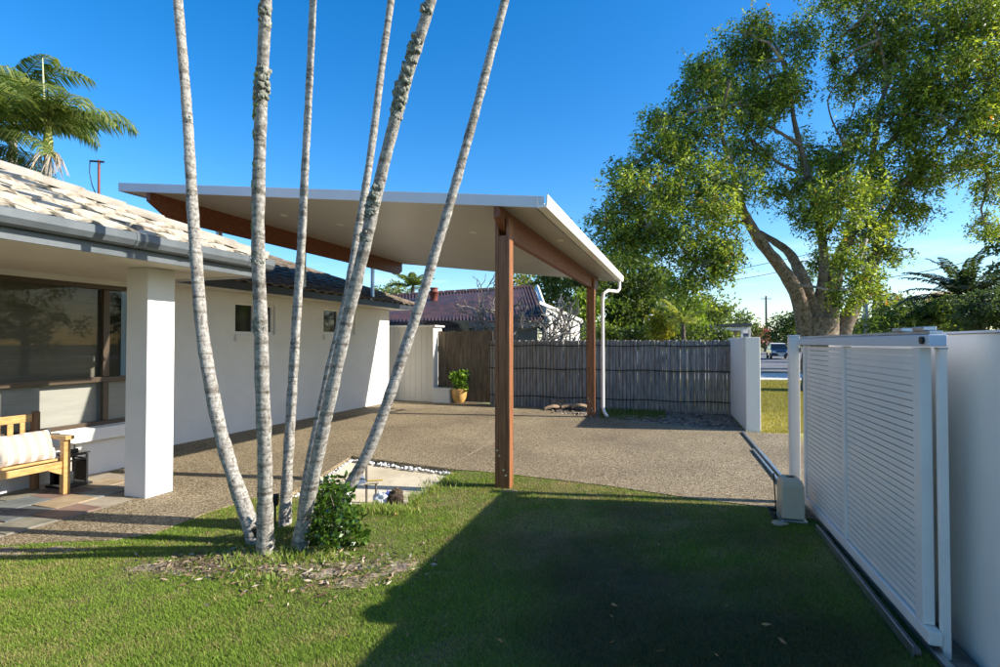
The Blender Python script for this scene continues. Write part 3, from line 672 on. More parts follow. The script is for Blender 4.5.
for (n0, w, t0, t1, z) in ((0, .022, -.6, 7.1, .030), (-.075, .016, 2.6, 5.4, .026)):
    MB().obox(wall_line((t0 + t1) / 2) + GN * n0 + ZA * (z / 2), GD * ((t1 - t0) / 2), GN * w, ZA * (z / 2)).build('rail', M['steel'], tr, .004)
an = thing('edge_angle', G(865, 590), 'rusty steel angle lying along the lawn edge below the gate', 'steel angle')
e0, e1 = G(819, 530), G(918, 657); dd = (e1 - e0).normalized(); nn = Vector((dd.y, -dd.x, 0))
MB().obox((e0 + e1) / 2 + ZA * .02, dd * ((e1 - e0).length / 2), nn * .018, ZA * .012).build('flange', pmat('rusty_steel', (.10, .09, .085), (.22, .20, .185), 8, .6, metal=.4), an, .003)
MB().obox((e0 + e1) / 2 + ZA * .02 + nn * .02, dd * ((e1 - e0).length / 2), nn * .004, ZA * .03).build('web', M['steel'], an)
mo = G(793, 521); mo = mo + GD * .1
motor = thing('gate_motor', mo, 'beige gate motor box standing on the lawn corner', 'gate motor')
mb = MB(); zz = [(0, .098, .13), (.30, .092, .125), (.345, .08, .11), (.365, .06, .08)]
for i in range(3):
    (z0, x0, y0), (z1, x1, y1) = zz[i], zz[i + 1]; P = []
    for (z, x, y) in ((z0, x0, y0), (z1, x1, y1)):
        for (s1, s2) in ((-1, -1), (1, -1), (1, 1), (-1, 1)): P.append(mo + GN * (x * s1) + GD * (y * s2) + ZA * (z + .02))
    mb.add(P, [(0, 1, 5, 4), (1, 2, 6, 5), (2, 3, 7, 6), (3, 0, 4, 7)] + ([(4, 5, 6, 7)] if i == 2 else []) + ([(3, 2, 1, 0)] if i == 0 else []))
mb.build('cover', M['motor'], motor, .012)
MB().obox(mo + ZA * .006, GN * .115, GD * .15, ZA * .010).build('base_plate', M['steel'], motor, .003)
MB().obox(mo + ZA * .384, GN * .03, GD * .03, ZA * .008).build('lock_cover', M['black'], motor)
MB().tube([mo - GN * .13 - GD * .05, mo - GN * .15 - GD * .05 + ZA * .42], .006, 6).build('aerial', M['black'], motor)
MB().tube([mo - GN * .16 - GD * .16 + ZA * .02, mo - GN * .2 - GD * .1 + ZA * .10, mo - GN * .13 - GD * .02 + ZA * .06], .014, 7).build('conduit', M['black'], motor)
st = G(780, 524.5); tag(MB().blob(st + ZA * .012, .07, .05, .022, 5, .2).build('flat_stone', pmat('tan_stone', (.36, .30, .20), (.48, .41, .29), 10, .8), None), 'small flat tan stone in front of the gate motor', 'stone')

# ================================================================== BENCH, CUSHION, LANTERN
bench = thing('bench', A(-9.7, -1.3, 0), 'honey timber garden bench with slatted back under the veranda window', 'bench')
Z0 = .014
aR, aL, bF, bK = -9.06, -10.46, -1.56, -1.06
def hb_(name, a0, a1, b0, b1, z0, z1, mat='bench_wood', bev=.006): return MB().hbox(a0, a1, b0, b1, z0, z1).build(name, M[mat], bench, bev)
for a in (aR, aL):
    hb_('leg', a - .035, a + .035, bF - .035, bF + .035, Z0, .600)
    hb_('leg', a - .035, a + .035, bK - .03, bK + .04, Z0, .885, 'bench_dark', .014)
    hb_('armrest', a - .045, a + .045, bF - .075, bK - .032, .602, .645)
    hb_('side_rail', a - .02, a + .02, bF + .037, bK - .032, .27, .335)
for k in range(5): hb_('seat_slat', aL - .03, aR + .03, bF + .04 + k * .085, bF + .04 + k * .085 + .07, .375, .40)
hb_('apron', aL + .037, aR - .037, bF - .018, bF + .012, .30, .372)
MB().prism([A(aR - .037, bF - .012, .299), A(aR - .037, bF - .012, .23), A(aR - .07, bF - .012, .245), A(aR - .12, bF - .012, .27), A(aR - .17, bF - .012, .299)], V * .022).build('apron_bracket', M['bench_wood'], bench)
hb_('top_rail', aL + .037, aR - .037, bK - .012, bK + .02, .775, .86)
hb_('lower_back_rail', aL + .037, aR - .037, bK - .012, bK + .02, .45, .51)
for k in range(11):
    a = aL + .12 + k * (aR - aL - .24) / 10; hb_('back_slat', a - .028, a + .028, bK - .004, bK + .012, .511, .774)
# striped bolster cushion leaning on the arm
cm, N_, L_, b_ = nodes('striped_cloth'); b_.inputs['Roughness'].default_value = .95
tcn = N_.new('ShaderNodeTexCoord'); spx = N_.new('ShaderNodeSeparateXYZ'); L_.new(tcn.outputs['Object'], spx.inputs['Vector'])
mu_ = N_.new('ShaderNodeMath'); mu_.operation = 'MULTIPLY'; mu_.inputs[1].default_value = 9.5; L_.new(spx.outputs['X'], mu_.inputs[0])
fr_ = N_.new('ShaderNodeMath'); fr_.operation = 'FRACT'; L_.new(mu_.outputs[0], fr_.inputs[0])
cr_ = N_.new('ShaderNodeValToRGB'); cr_.color_ramp.interpolation = 'EASE'; cr_.color_ramp.elements[0].position = .42; cr_.color_ramp.elements[1].position = .52
cr_.color_ramp.elements[0].color = (.64, .61, .56, 1); cr_.color_ramp.elements[1].color = (.42, .355, .29, 1); L_.new(fr_.outputs[0], cr_.inputs['Fac']); L_.new(cr_.outputs['Color'], b_.inputs['Base Color'])
nb_ = N_.new('ShaderNodeTexNoise'); nb_.inputs['Scale'].default_value = 25; bpn = N_.new('ShaderNodeBump'); bpn.inputs['Strength'].default_value = .5; bpn.inputs['Distance'].default_value = .01
L_.new(tcn.outputs['Object'], nb_.inputs['Vector']); L_.new(nb_.outputs['Fac'], bpn.inputs['Height']); L_.new(bpn.outputs['Normal'], b_.inputs['Normal'])
cush = thing('cushion', A(-9.45, -1.40, .41), 'long cream cushion with beige stripes and tassels on the bench', 'cushion')
cv, cf = [], []; nu, nv = 28, 14; Wc, Hc = .74, .34
for side in (1, -1):
    for j_ in range(nv + 1):
        for i in range(nu + 1):
            x, y = 2 * i / nu - 1, 2 * j_ / nv - 1
            k = max(0, (1 - abs(x) ** 4)) ** .5 * max(0, (1 - abs(y) ** 3)) ** .6
            xx = x * Wc / 2 * (1 - .05 * (1 - abs(y)) * abs(x)); yy = y * Hc / 2 * (1 - .06 * (1 - abs(x)) * abs(y))
            cv.append((xx, yy, side * (.085 * k + .004) + .006 * math.sin(9 * x + 4 * y)))
    off = 0 if side == 1 else (nu + 1) * (nv + 1)
    for j_ in range(nv):
        for i in range(nu):
            q = [off + j_ * (nu + 1) + i, off + j_ * (nu + 1) + i + 1, off + (j_ + 1) * (nu + 1) + i + 1, off + (j_ + 1) * (nu + 1) + i]
            cf.append(tuple(q if side == 1 else reversed(q)))
me = bpy.data.meshes.new('cover'); me.from_pydata(cv, [], cf); me.polygons.foreach_set('use_smooth', [True] * len(cf)); me.materials.append(cm)
co = bpy.data.objects.new('cover', me); link(co, cush)
upc = (V * .42 + ZA * .78).normalized(); nrm = U.cross(upc).normalized(); RC = Matrix((U, upc, nrm)).transposed()
co.rotation_mode = 'QUATERNION'; co.rotation_quaternion = RC.to_quaternion(); co.location = upc * .16 - V * .08
cc = A(-9.45, -1.40, .41) + upc * .16 - V * .08
for (sx_, sy_) in ((1, -1), (1, 1), (-1, -1), (-1, 1)):
    p = cc + U * (sx_ * Wc / 2 * .98) + upc * (sy_ * Hc / 2 * .97); mb = MB(); mb.blob(p, .016, .016, .016, 3, .05, 8, 6)
    for k in range(14):
        d = Vector((random.uniform(-.5, .5), random.uniform(-.5, .5), -1)).normalized(); q = p + d * .06
        mb.tube([p, p + d * .03, q], [.005, .004, .003], 4)
    mb.build('tassel', M['cushion_w'], cush)
lc = G(69, 486.5); lc.z = .013
lant = thing('lantern', lc, 'black metal framed glass lantern standing behind the bench leg', 'lantern')
s_ = .125
MB().obox(lc + ZA * .012, U * (s_ + .03), V * (s_ + .03), ZA * .012).build('base', M['black'], lant, .003)
fr = MB()
for (i, j_) in ((-1, -1), (-1, 1), (1, -1), (1, 1)): fr.obox(lc + U * (i * (s_ - .01)) + V * (j_ * (s_ - .01)) + ZA * .19, U * .010, V * .010, ZA * .165)
for z in (.30, .355):
    for i in (-1, 1):
        fr.obox(lc + U * (i * (s_ - .01)) + ZA * z, U * .0085, V * (s_ - .02), ZA * .009); fr.obox(lc + V * (i * (s_ - .01)) + ZA * z, V * .0085, U * (s_ - .02), ZA * .009)
fr.build('frame', M['black'], lant)
for (d1, d2) in ((U, V), (V, U)):
    for i in (-1, 1): MB().obox(lc + d1 * (i * (s_ - .008)) + ZA * .16, d1 * .0015, d2 * (s_ - .022), ZA * .125).build('pane', M['glass'], lant)
MB().obox(lc + ZA * .372, U * (s_ + .012), V * (s_ + .012), ZA * .007).build('roof', M['black'], lant); 
MB().obox(lc + ZA * .40, U * .06, V * .06, ZA * .021).build('chimney_cap', M['black'], lant, .004)
MB().tube([lc + U * .05 + ZA * .42, lc + U * .055 + ZA * .46, lc + ZA * .48, lc - U * .055 + ZA * .46, lc - U * .05 + ZA * .42], .006, 6).build('handle', M['black'], lant)
MB().lathe(lc + ZA * .025, [(0, 0), (.04, 0), (.04, .13), (0, .132)], 14).build('candle', M['cushion_w'], lant)

# ================================================================== CLUMP OF SLENDER PALM TRUNKS
def frond(name, base, az, elev, length, parent, pal, droop=1.0, nleaf=46, lw_=.035, ll=.55, hang=.5, mat='leaf', seed=0, rach=.016):
    """feather frond: a curved midrib with leaflets on both sides, one mesh"""
    rr = random.Random(seed); pts = []; p = Vector(base); e = elev; step = length / 14
    for i in range(15):
        pts.append(p.copy()); d = Vector((math.cos(az) * math.cos(e), math.sin(az) * math.cos(e), math.sin(e))); p = p + d * step; e -= droop * step * (.35 + .9 * i / 14)
    quads = []; cols = []; pal = np.array(pal)
    def quad(a, b, c, d, col): quads.extend([tuple(a), tuple(b), tuple(c), tuple(d)]); cols.extend([col] * 4)
    for i in range(14):                                  # midrib: three-sided
        t = (pts[i + 1] - pts[i]).normalized(); s1 = t.cross(ZA).normalized(); up = s1.cross(t); r0 = rach * (1 - i / 15); r1 = rach * (1 - (i + 1) / 15)
        ring0 = [pts[i] + s1 * r0, pts[i] + up * r0 * .6, pts[i] - s1 * r0]; ring1 = [pts[i + 1] + s1 * r1, pts[i + 1] + up * r1 * .6, pts[i + 1] - s1 * r1]
        c = pal[-1] * .9
        for k in range(3): quad(ring0[k], ring0[(k + 1) % 3], ring1[(k + 1) % 3], ring1[k], c)
    for k in range(nleaf):
        f = .10 + .90 * k / nleaf; x = f * 14; i = min(13, int(x)); q = pts[i].lerp(pts[i + 1], x - i); t = (pts[i + 1] - pts[i]).normalized(); s1 = t.cross(ZA).normalized()
        for sd in (-1, 1):
            L = ll * (math.sin(math.pi * min(1, f * .82 + .16)) ** .6) * rr.uniform(.8, 1.1)
            d = (s1 * sd * .85 + t * .55 + ZA * rr.uniform(-.1, .25)).normalized()
            m1 = q + d * L * .5 - ZA * (hang * L * .10); m2 = q + (d * L * .85) - ZA * (hang * L * .6)
            wv = t * (lw_ * .5); w = rr.random(); j_ = rr.randrange(len(pal) - 1); c = pal[j_] * (1 - w) + pal[j_ + 1] * w
            quad(q - wv * .5, q + wv * .5, m1 + wv, m1 - wv, c); quad(m1 - wv, m1 + wv, m2 + wv * .1, m2 - wv * .1, c)
    return fast_mesh(name, np.array(quads), 4, np.array(cols), M[mat], parent)

PALM = [(.05, .11, .015), (.085, .16, .025), (.13, .20, .04)]
def solve_Y(x, y, Y0, lean):
    d = ray(x, y); k = d.z / d.y; z = (EYE + k * Y0) / (1 + k * lean); return D(x, y, Y0 - lean * z)
trunks = [  # photo path from foot to frame top, half widths in px, lean towards the camera per metre
    ([(258, 541), (247, 515), (233, 475), (220, 430), (210, 380), (202, 330), (197, 270), (193, 215), (190, 160), (187, 110), (183, 60), (178, 0)], 8.5, 5.2, .02, 'slender pale palm trunk that curves towards the house column', 3),
    ([(266, 551), (265, 520), (265, 480), (264, 430), (262, 380), (261, 330), (259, 280), (258, 230), (259, 170), (261, 110), (263, 60), (266, 0)], 8.5, 6.6, .34, 'thick upright palm trunk with green moss tufts and dark scars', 0),
    ([(285, 523), (286, 500), (288, 460), (291, 410), (294, 360), (297, 310), (301, 250), (304, 190), (307, 130), (310, 70), (313, 0)], 6.3, 4.0, .03, 'straight thin palm trunk beside the mossy one', 1),
    ([(303, 530), (304.5, 500), (311, 458), (319, 420), (327.5, 380), (338, 335), (348, 292), (356.5, 240), (366, 185), (374, 130), (382, 65), (391, 0)], 5.8, 4.0, .04, 'thin leaning palm trunk half hidden behind a thicker one', 5),
    ([(299, 546), (304, 520), (313, 478), (323, 430), (334, 380), (347, 320), (358, 275), (372, 215), (386, 155), (402, 95), (417, 45), (431, 0)], 7.8, 6.4, .30, 'thick leaning palm trunk crusted with grey lichen', 2),
    ([(325, 530), (337, 508), (349, 487), (369, 450), (388, 400), (404, 352), (421, 300), (436, 250), (451, 200), (465, 150), (480, 95), (493, 45), (505, 0)], 7.0, 4.8, .05, 'bare palm trunk leaning furthest out towards the timber post', 4)]
crown_leaves = [(.045, .10, .012), (.08, .15, .025), (.12, .18, .04)]
TP = []
for ti, (path, w0, w1, lean, label, sd) in enumerate(trunks):
    foot = G(*path[0]); Y0 = foot.y; pts = [foot - ZA * .06]; n = len(path)
    for (x, y) in path[1:]: pts.append(solve_Y(x, y, Y0, lean))
    rad = [max(.02, .88 * (w0 + (w1 - w0) * min(1, i / (n - 1) * 1.15)) / FPX * pts[i].y) for i in range(n)]
    rad[0] *= 1.3; rad[1] *= 1.06
    d = (pts[-1] - pts[-2]).normalized(); p = pts[-1].copy(); r = rad[-1]
    while p.z < 8.6 + .5 * (sd % 3):                       # above the frame the stem straightens
        d = (d * .86 + ZA * .14).normalized(); p = p + d * .6; pts.append(p.copy()); rad.append(max(r * .72, rad[-1] * .985))
    # finer rings for nodes and bumps
    rs = random.Random(ti); P2, R2_ = [], []
    for i in range(len(pts) - 1):
        m_ = max(2, int((pts[i + 1] - pts[i]).length / .055))
        for k in range(m_):
            f = k / m_; a0, a1, a2, a3 = pts[max(i - 1, 0)], pts[i], pts[i + 1], pts[min(i + 2, len(pts) - 1)]
            q = .5 * ((2 * a1) + (a2 - a0) * f + (2 * a0 - 5 * a1 + 4 * a2 - a3) * f * f + (3 * a1 - a0 - 3 * a2 + a3) * f ** 3)
            rr_ = rad[i] * (1 - f) + rad[i + 1] * f; P2.append(q); R2_.append(rr_ * (1 + .05 * math.sin(len(P2) * .9 + ti) * rs.uniform(.2, 1) + rs.uniform(-.03, .03)))
    tree = thing('palm_tree', foot, label, 'palm', 'clump of slender palms on the lawn')
    tk = MB().tube(P2, R2_, 14, True, True, .035, rs).build('trunk', M['palm_bark'], tree)
    top = P2[-1]; TP.append((P2, R2_, tk))
    MB().tube([top - ZA * .05, top + ZA * .35, top + ZA * .75], [r * .8, r * 1.1, r * .5], 10).build('crownshaft', pmat('green_shaft', (.16, .24, .06), (.24, .30, .09), 3, .5), tree)
    for k in range(8): frond('frond', top + ZA * .7, k * .785 + ti, .75 + .25 * math.sin(k * 2.3 + ti), 1.7, tree, crown_leaves, .7, 26, .05, .5, .4, seed=ti * 20 + k)
def on_trunk(ti, y_px):
    P2 = TP[ti][0]; return min(range(len(P2)), key=lambda i: abs(proj(P2[i])[1] - y_px) if P2[i].z < 6 else 1e9)
def tuft(ti, y_px, side, size, mat, name, n=26):
    P2, R2_, tk = TP[ti]; i = on_trunk(ti, y_px); p = P2[i]; r = R2_[i]; mb = MB(); rs = random.Random(int(y_px) + ti)
    for k in range(n):
        q = math.pi * (1.5 if True else 0) + side + rs.uniform(-1.0, 1.0); dz = rs.uniform(-1, 1) * size * 1.5
        c = P2[max(0, min(len(P2) - 1, i + int(dz / .055)))] + Vector((math.cos(q), math.sin(q), 0)) * (r * .98) + ZA * (dz % .055)
        s1 = size * rs.uniform(.09, .26); mb.blob(c, s1, s1, s1 * 1.1, k + ti * 50, .45, 7, 5, 3)
    mb.build(name, mat, tk)
for (y, s1, sz) in ((92, -.9, .055), (100, -1.2, .045), (112, -1.0, .05), (124, -1.1, .04), (138, -1.0, .035), (165, .3, .03), (190, -1.0, .03), (213, -.9, .025), (27, 1.1, .025), (228, -1, .02)): tuft(1, y, s1, sz, M['moss'], 'moss_tuft', 40)
for (y, s1, sz) in ((16, .2, .06), (90, .6, .08), (97, .2, .06), (330, 0, .05), (262, .2, .04)): tuft(1, y, s1, sz, M['lichen'], 'lichen_crust', 90)
for (y, s1, sz) in ((5, 0, .07), (52, .2, .07), (62, .2, .05), (92, .0, .10), (100, .3, .08), (118, .6, .05), (203, 0, .08), (212, -.1, .06), (245, .1, .04)): tuft(4, y, s1, sz, M['lichen'], 'lichen_crust', 90)
for (y, s1, sz) in ((122, .2, .035),): tuft(0, y, s1, sz, M['lichen'], 'lichen_crust', 24)

# shrub at the foot of the clump
sc_ = G(343, 541); shrub = thing('shrub', sc_, 'glossy dark green leafy shrub at the foot of the palms', 'shrub')
cs = []
for k in range(95):
    x, y = random.uniform(306, 367), random.uniform(480, 543)
    if ((x - 338) / 30) ** 2 + ((y - 524) / 27) ** 2 > random.uniform(.55, 1.15) and not (abs(x - 335) < 14 and y < 505): continue
    cs.append(D(x, y, random.uniform(4.15, 4.75)))
leaf_cloud('foliage', shrub, cs, [(.06, .065, .06)] * len(cs), 40, .048, .028, [(.022, .055, .006), (.05, .11, .012), (.10, .19, .02)], M['gloss_leaf'], -.3)
mb = MB()
for c in cs[::3]: mb.tube([sc_ - ZA * .02, sc_.lerp(c, .5) + Vector((0, 0, .02)), c], [.008, .006, .003], 5)
mb.build('stems', M['dark_bark'], shrub)
# rough weeds and dry strands round the trunks
P = []; Dd = []
for (x, y, rx, ry, n) in ((245, 562, 32, 9, 300), (300, 560, 30, 7, 320), (280, 552, 40, 8, 300), (330, 556, 25, 7, 120), (262, 580, 30, 8, 160), (392, 511, 22, 4, 700), (375, 508, 20, 4, 420), (450, 480, 10, 6, 300), (432, 489, 10, 7, 300), (415, 500, 8, 6, 300)):
    for k in range(n):
        p = G(x + random.gauss(0, rx / 1.8), y + random.gauss(0, ry / 1.8)); P.append(tuple(p - ZA * .01)); Dd.append((random.gauss(0, .45), random.gauss(0, .45), 1))
n = len(P); pal = np.array([(.13, .22, .025), (.22, .33, .05), (.42, .38, .15)]); w = RNG.random((n, 1)); k = RNG.integers(0, 2, n)
q, c = leaf_quads(np.array(P), np.array(Dd), RNG.uniform(.03, .085, n), RNG.uniform(.005, .010, n), pal[k] * (1 - w) + pal[k + 1] * w)
tag(fast_mesh('long_grass', q, 4, c, M['grass']), 'long unmown grass round the palms and concrete edge', 'grass', kind='stuff')

# garden lights
def spot(x, y, h, label, tilt):
    p = G(x, y); t = thing('garden_spotlight', p, label, 'light', 'black garden spotlights at the palms')
    MB().tube([p - ZA * .05, p + ZA * h], .010, 8).build('spike', M['black'], t)
    c = p + ZA * (h + .04); d = Vector(tilt).normalized(); MB().tube([c - d * .06, c - d * .03, c + d * .05], [.022, .034, .038], 12).build('head', M['black'], t)
spot(275, 521, .16, 'black spike spotlight between two palm trunks', (-.1, .2, 1)); spot(258, 549, .09, 'short black spotlight leaning against a palm foot', (-.35, -.1, 1))

# things on the concrete pad
sg = G(392, 506, -.07); clod = thing('potting_mix', sg, 'heap of dark potting mix on the concrete pad', 'soil heap')
MB().blob(sg + Vector((.035, .02, .07)), .085, .08, .10, 4, .22, 22, 14, 4).build('heap', M['soil_clod'], clod)
bagp = sg + Vector((-.10, .02, 0)); bag = thing('plastic_bag', bagp, 'crumpled white plastic bag with a blue patch beside the soil heap', 'bag')
MB().blob(bagp + ZA * .055, .10, .07, .075, 9, .40, 16, 10, 3).build('sheet', M['bag'], bag); MB().blob(bagp + Vector((.055, -.01, .11)), .028, .022, .045, 3, .3, 10, 8, 2).build('blue_patch', pmat('blue_print', (.12, .16, .55), (.25, .32, .75), 12, .4), bag)
tp = G(371, 499, -.07); trs = thing('low_trestle', tp, 'small timber trestle with grey panel on the concrete pad', 'trestle')
wd = pmat('pale_batten', (.50, .42, .28), (.66, .57, .40), 8, .8); 
for (x, y0, y1) in ((376, 484, 499), (366.5, 461, 497)):
    p0 = D(x, y1, 5.75); p0.z = -.072; p1 = D(x, y0, 5.75); MB().tube([p0, p1], .012, 4, smooth=False).build('leg', M['dark_bark'], trs)
MB().tube([D(364, 484, 5.74), D(379, 482.5, 5.74)], .014, 4, smooth=False).build('bar', wd, trs)
MB().tube([D(366, 481, 5.8), D(383, 480, 5.8)], .008, 4, smooth=False).build('bar', pmat('yellow_stick', (.62, .42, .06), None, rough=.6), trs)
MB().prism([D(354, 486, 5.7), D(366, 483, 5.7), D(362, 473, 5.85), D(354, 472, 5.85)], Vector((0, .012, .004))).build('panel', pmat('blue_grey_panel', (.20, .24, .30), (.30, .34, .40), 3, .4), trs)
# pebbles in the gap along the pad
mb = MB(); rs = random.Random(5)
for (p, q, n) in ((pad[0], pad[1], 150), (pad[3], pad[0], 110)):
    for k in range(n):
        c = p.lerp(q, rs.random()); inw = ((pad[0] + pad[2]) / 2 - c).normalized(); c = c + inw * rs.uniform(.01, .10); r = rs.uniform(.010, .024)
        mb.blob((c.x, c.y, -.07 + r * .6 + rs.uniform(0, .02)), r, r * rs.uniform(.7, 1.2), r * .75, k, .15, 7, 5)
tag(mb.build('white_pebbles', M['pebble'], None), 'white pebbles filling the gap round the concrete pad', 'pebbles', kind='stuff')

# ================================================================== GRASS
def in_poly(x, y, poly):
    ins = np.zeros(len(x), bool); n = len(poly)
    for i in range(n):
        x0, y0, x1, y1 = poly[i].x, poly[i].y, poly[(i + 1) % n].x, poly[(i + 1) % n].y
        c = ((y0 > y) != (y1 > y)) & (x < (x1 - x0) * (y - y0) / (y1 - y0 + 1e-12) + x0); ins ^= c
    return ins
def smooth_noise(x, y, seed, f):
    r = np.random.default_rng(seed); s = np.zeros_like(x)
    for k in range(7):
        a = r.uniform(0, 6.28); fr = f * r.uniform(.6, 2.2); s += np.sin((x * math.cos(a) + y * math.sin(a)) * fr + r.uniform(0, 6.28))
    return s / 3.2
# bare, sandy places: (centre px, radius px) on the ground
bare = [(G(388, 566), .30, .15), (G(350, 572), .34, .20), (G(300, 566), .45, .16), (G(195, 566), .50, .12), (G(235, 560), .40, .18), (G(265, 553), .42, .20), (G(25, 549), .42, .10), (G(505, 490), .14, .05)]
def bareness(x, y):
    v = np.zeros_like(x)
    for (c, rx, ry) in bare: v = np.maximum(v, np.exp(-(((x - c.x) / rx) ** 2 + ((y - c.y) / ry) ** 2) * 1.1))
    return np.clip(v * (.80 + .40 * smooth_noise(x, y, 4, 9) + .50 * smooth_noise(x, y, 5, 24)), 0, 1)
NB = 1350000
yy = 2.35 + (8.2 - 2.35) * RNG.random(NB) ** 1.55; xx = (RNG.random(NB) * 2 - 1) * (yy * .97 + .35)
NX = 620000; y2 = RNG.uniform(-1.5, 4.4, NX); x2 = RNG.uniform(-6.5, 2.6, NX); o2 = (y2 < 2.35) | (np.abs(x2) > y2 * .97 + .35)   # the lawn beside and behind the camera
yy = np.concatenate([yy, y2[o2]]); xx = np.concatenate([xx, x2[o2]])
ok = in_poly(xx, yy, lawn_poly); xx, yy = xx[ok], yy[ok]
bz = bareness(xx, yy); keep = RNG.random(len(xx)) > bz * 1.0 - .04; xx, yy, bz = xx[keep], yy[keep], bz[keep]
n = len(xx); dry = np.clip(.22 + .32 * smooth_noise(xx, yy, 8, 2.2) + .30 * smooth_noise(xx, yy, 9, 11) + .30 * np.clip((xx + .8) * .6, 0, 1) + .5 * bz, 0, 1)
dry = np.where(RNG.random(n) < dry, RNG.uniform(.4, 1, n), RNG.uniform(0, .25, n))
g1, g2, d1 = np.array([.10, .225, .012]), np.array([.27, .42, .035]), np.array([.55, .42, .20])
w = RNG.random((n, 1)); cols = (g1 * (1 - w) + g2 * w) * RNG.uniform(.5, 1.2, (n, 1)) * (1 - dry[:, None]) + d1 * dry[:, None] * RNG.uniform(.55, 1.15, (n, 1))
brown = np.clip(1.1 * np.exp(-((xx - 1.0) / 1.5) ** 2 - ((yy - 3.2) / 1.5) ** 2) + .35 * smooth_noise(xx, yy, 12, 4) - .15, 0, .8)[:, None] * np.clip((xx + .6), 0, 1)[:, None]  # brown turf near the gate; extra shade there is put into blade colour
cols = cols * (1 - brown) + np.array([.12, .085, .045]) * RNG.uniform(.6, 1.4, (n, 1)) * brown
h = RNG.uniform(.009, .025, n) * (1 + .25 * smooth_noise(xx, yy, 3, 5)) * (1 - .4 * bz) * (1 - .25 * dry); az = RNG.random(n) * 6.283; ln = RNG.uniform(.2, 1.5, n)
P0 = np.stack([xx, yy, np.maximum(-.014, -.026 + .022 * np.clip((bz - .15) / .45, 0, 1))], 1); wv = np.stack([-np.sin(az), np.cos(az), np.zeros(n)], 1) * (RNG.uniform(.0012, .0024, n) * (1 + .12 * yy))[:, None]
tip = P0 + np.stack([np.cos(az) * h * ln, np.sin(az) * h * ln, h], 1)
gv = np.stack([P0 - wv, P0 + wv, tip], 1).reshape(-1, 3)
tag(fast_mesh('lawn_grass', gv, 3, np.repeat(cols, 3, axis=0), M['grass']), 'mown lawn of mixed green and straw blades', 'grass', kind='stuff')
# bare earth patches: low mounds of sandy soil
gx, gy = np.arange(-4.2, .4, .03), np.arange(3.3, 6.0, .03); XX, YY = np.meshgrid(gx, gy); bb = bareness(XX.ravel(), YY.ravel())
zz_ = -.024 + .022 * np.clip((bb - .15) / .45, 0, 1) + RNG.normal(0, .0016, bb.size); nx_ = len(gx)
fs = [(j * nx_ + i, j * nx_ + i + 1, (j + 1) * nx_ + i + 1, (j + 1) * nx_ + i) for j in range(len(gy) - 1) for i in range(nx_ - 1) if max(bb[j * nx_ + i], bb[(j + 1) * nx_ + i + 1], bb[j * nx_ + i + 1]) > .25]
ins_ = in_poly(XX.ravel(), YY.ravel(), lawn_poly); fs = [f for f in fs if all(ins_[k] for k in f)]
mb = MB(); mb.add(list(zip(XX.ravel(), YY.ravel(), zz_)), fs, True)
tag(mb.build('bare_earth', M['sand'], None), kind='structure')
# dry litter on lawn, pad edge and bed
P = []; Dd = []; C_ = []; LL = []
def lit(x, y, col, L, z=.004):
    p = G(x, y, z); P.append(tuple(p)); a = random.uniform(0, 6.28); Dd.append((math.cos(a), math.sin(a), random.uniform(-.1, .35))); C_.append(col); LL.append(L)
for k in range(900): lit(random.gauss(300, 60), random.gauss(568, 13), random.choice([(.20, .13, .08), (.36, .27, .18), (.12, .07, .04), (.42, .35, .26)]), random.uniform(.02, .07))
for k in range(420): lit(random.gauss(205, 28), random.gauss(563, 6), random.choice([(.15, .10, .065), (.26, .19, .13), (.09, .06, .04)]), random.uniform(.02, .06))
for k in range(1600):
    x = random.uniform(550, 745); y = random.uniform(407, 414 + (x - 560) * .09); lit(x, y, random.choice([(.16, .12, .09), (.34, .27, .2), (.08, .06, .05), (.45, .38, .3)]), random.uniform(.03, .12), .004)
for k in range(24): lit(random.uniform(330, 780), random.uniform(500, 660), random.choice([(.40, .22, .09), (.30, .17, .08)]), random.uniform(.03, .07), .022)
for k in range(160): lit(random.uniform(400, 780), random.uniform(420, 478), random.choice([(.55, .47, .34), (.30, .22, .14)]), random.uniform(.02, .06), .006)
for (x, y, L) in ((330, 592, .11), (232, 552, .08)): lit(x, y, (.40, .24, .15), L, .02)
q, c = leaf_quads(np.array(P), np.array(Dd), np.array(LL), np.array(LL) * .28, np.array(C_))
tag(fast_mesh('leaf_litter', q, 4, c, M['litter']), 'scattered dry leaf litter on lawn and garden bed', 'litter', kind='stuff')
# verge grass seen through the opening
n = 60000; vy = RNG.uniform(9.9, 24.5, n); vx = vy * RNG.uniform(.44, .62, n); ok = in_poly(vx, vy, verge); vx, vy = vx[ok], vy[ok]; n = len(vx)
w = RNG.random((n, 1)); cols = np.array([.17, .19, .03]) * (1 - w) + np.array([.38, .33, .10]) * w; az = RNG.random(n) * 6.283; h = RNG.uniform(.03, .07, n)
P0 = np.stack([vx, vy, np.full(n, -.03)], 1); wv = np.stack([-np.sin(az), np.cos(az), np.zeros(n)], 1) * .007
tip = P0 + np.stack([np.cos(az) * h * .6, np.sin(az) * h * .6, h], 1)
tag(fast_mesh('verge_grass', np.stack([P0 - wv, P0 + wv, tip], 1).reshape(-1, 3), 3, np.repeat(cols, 3, axis=0), M['grass']), 'sunny yellow-green verge grass beyond the gate', 'grass', kind='stuff')
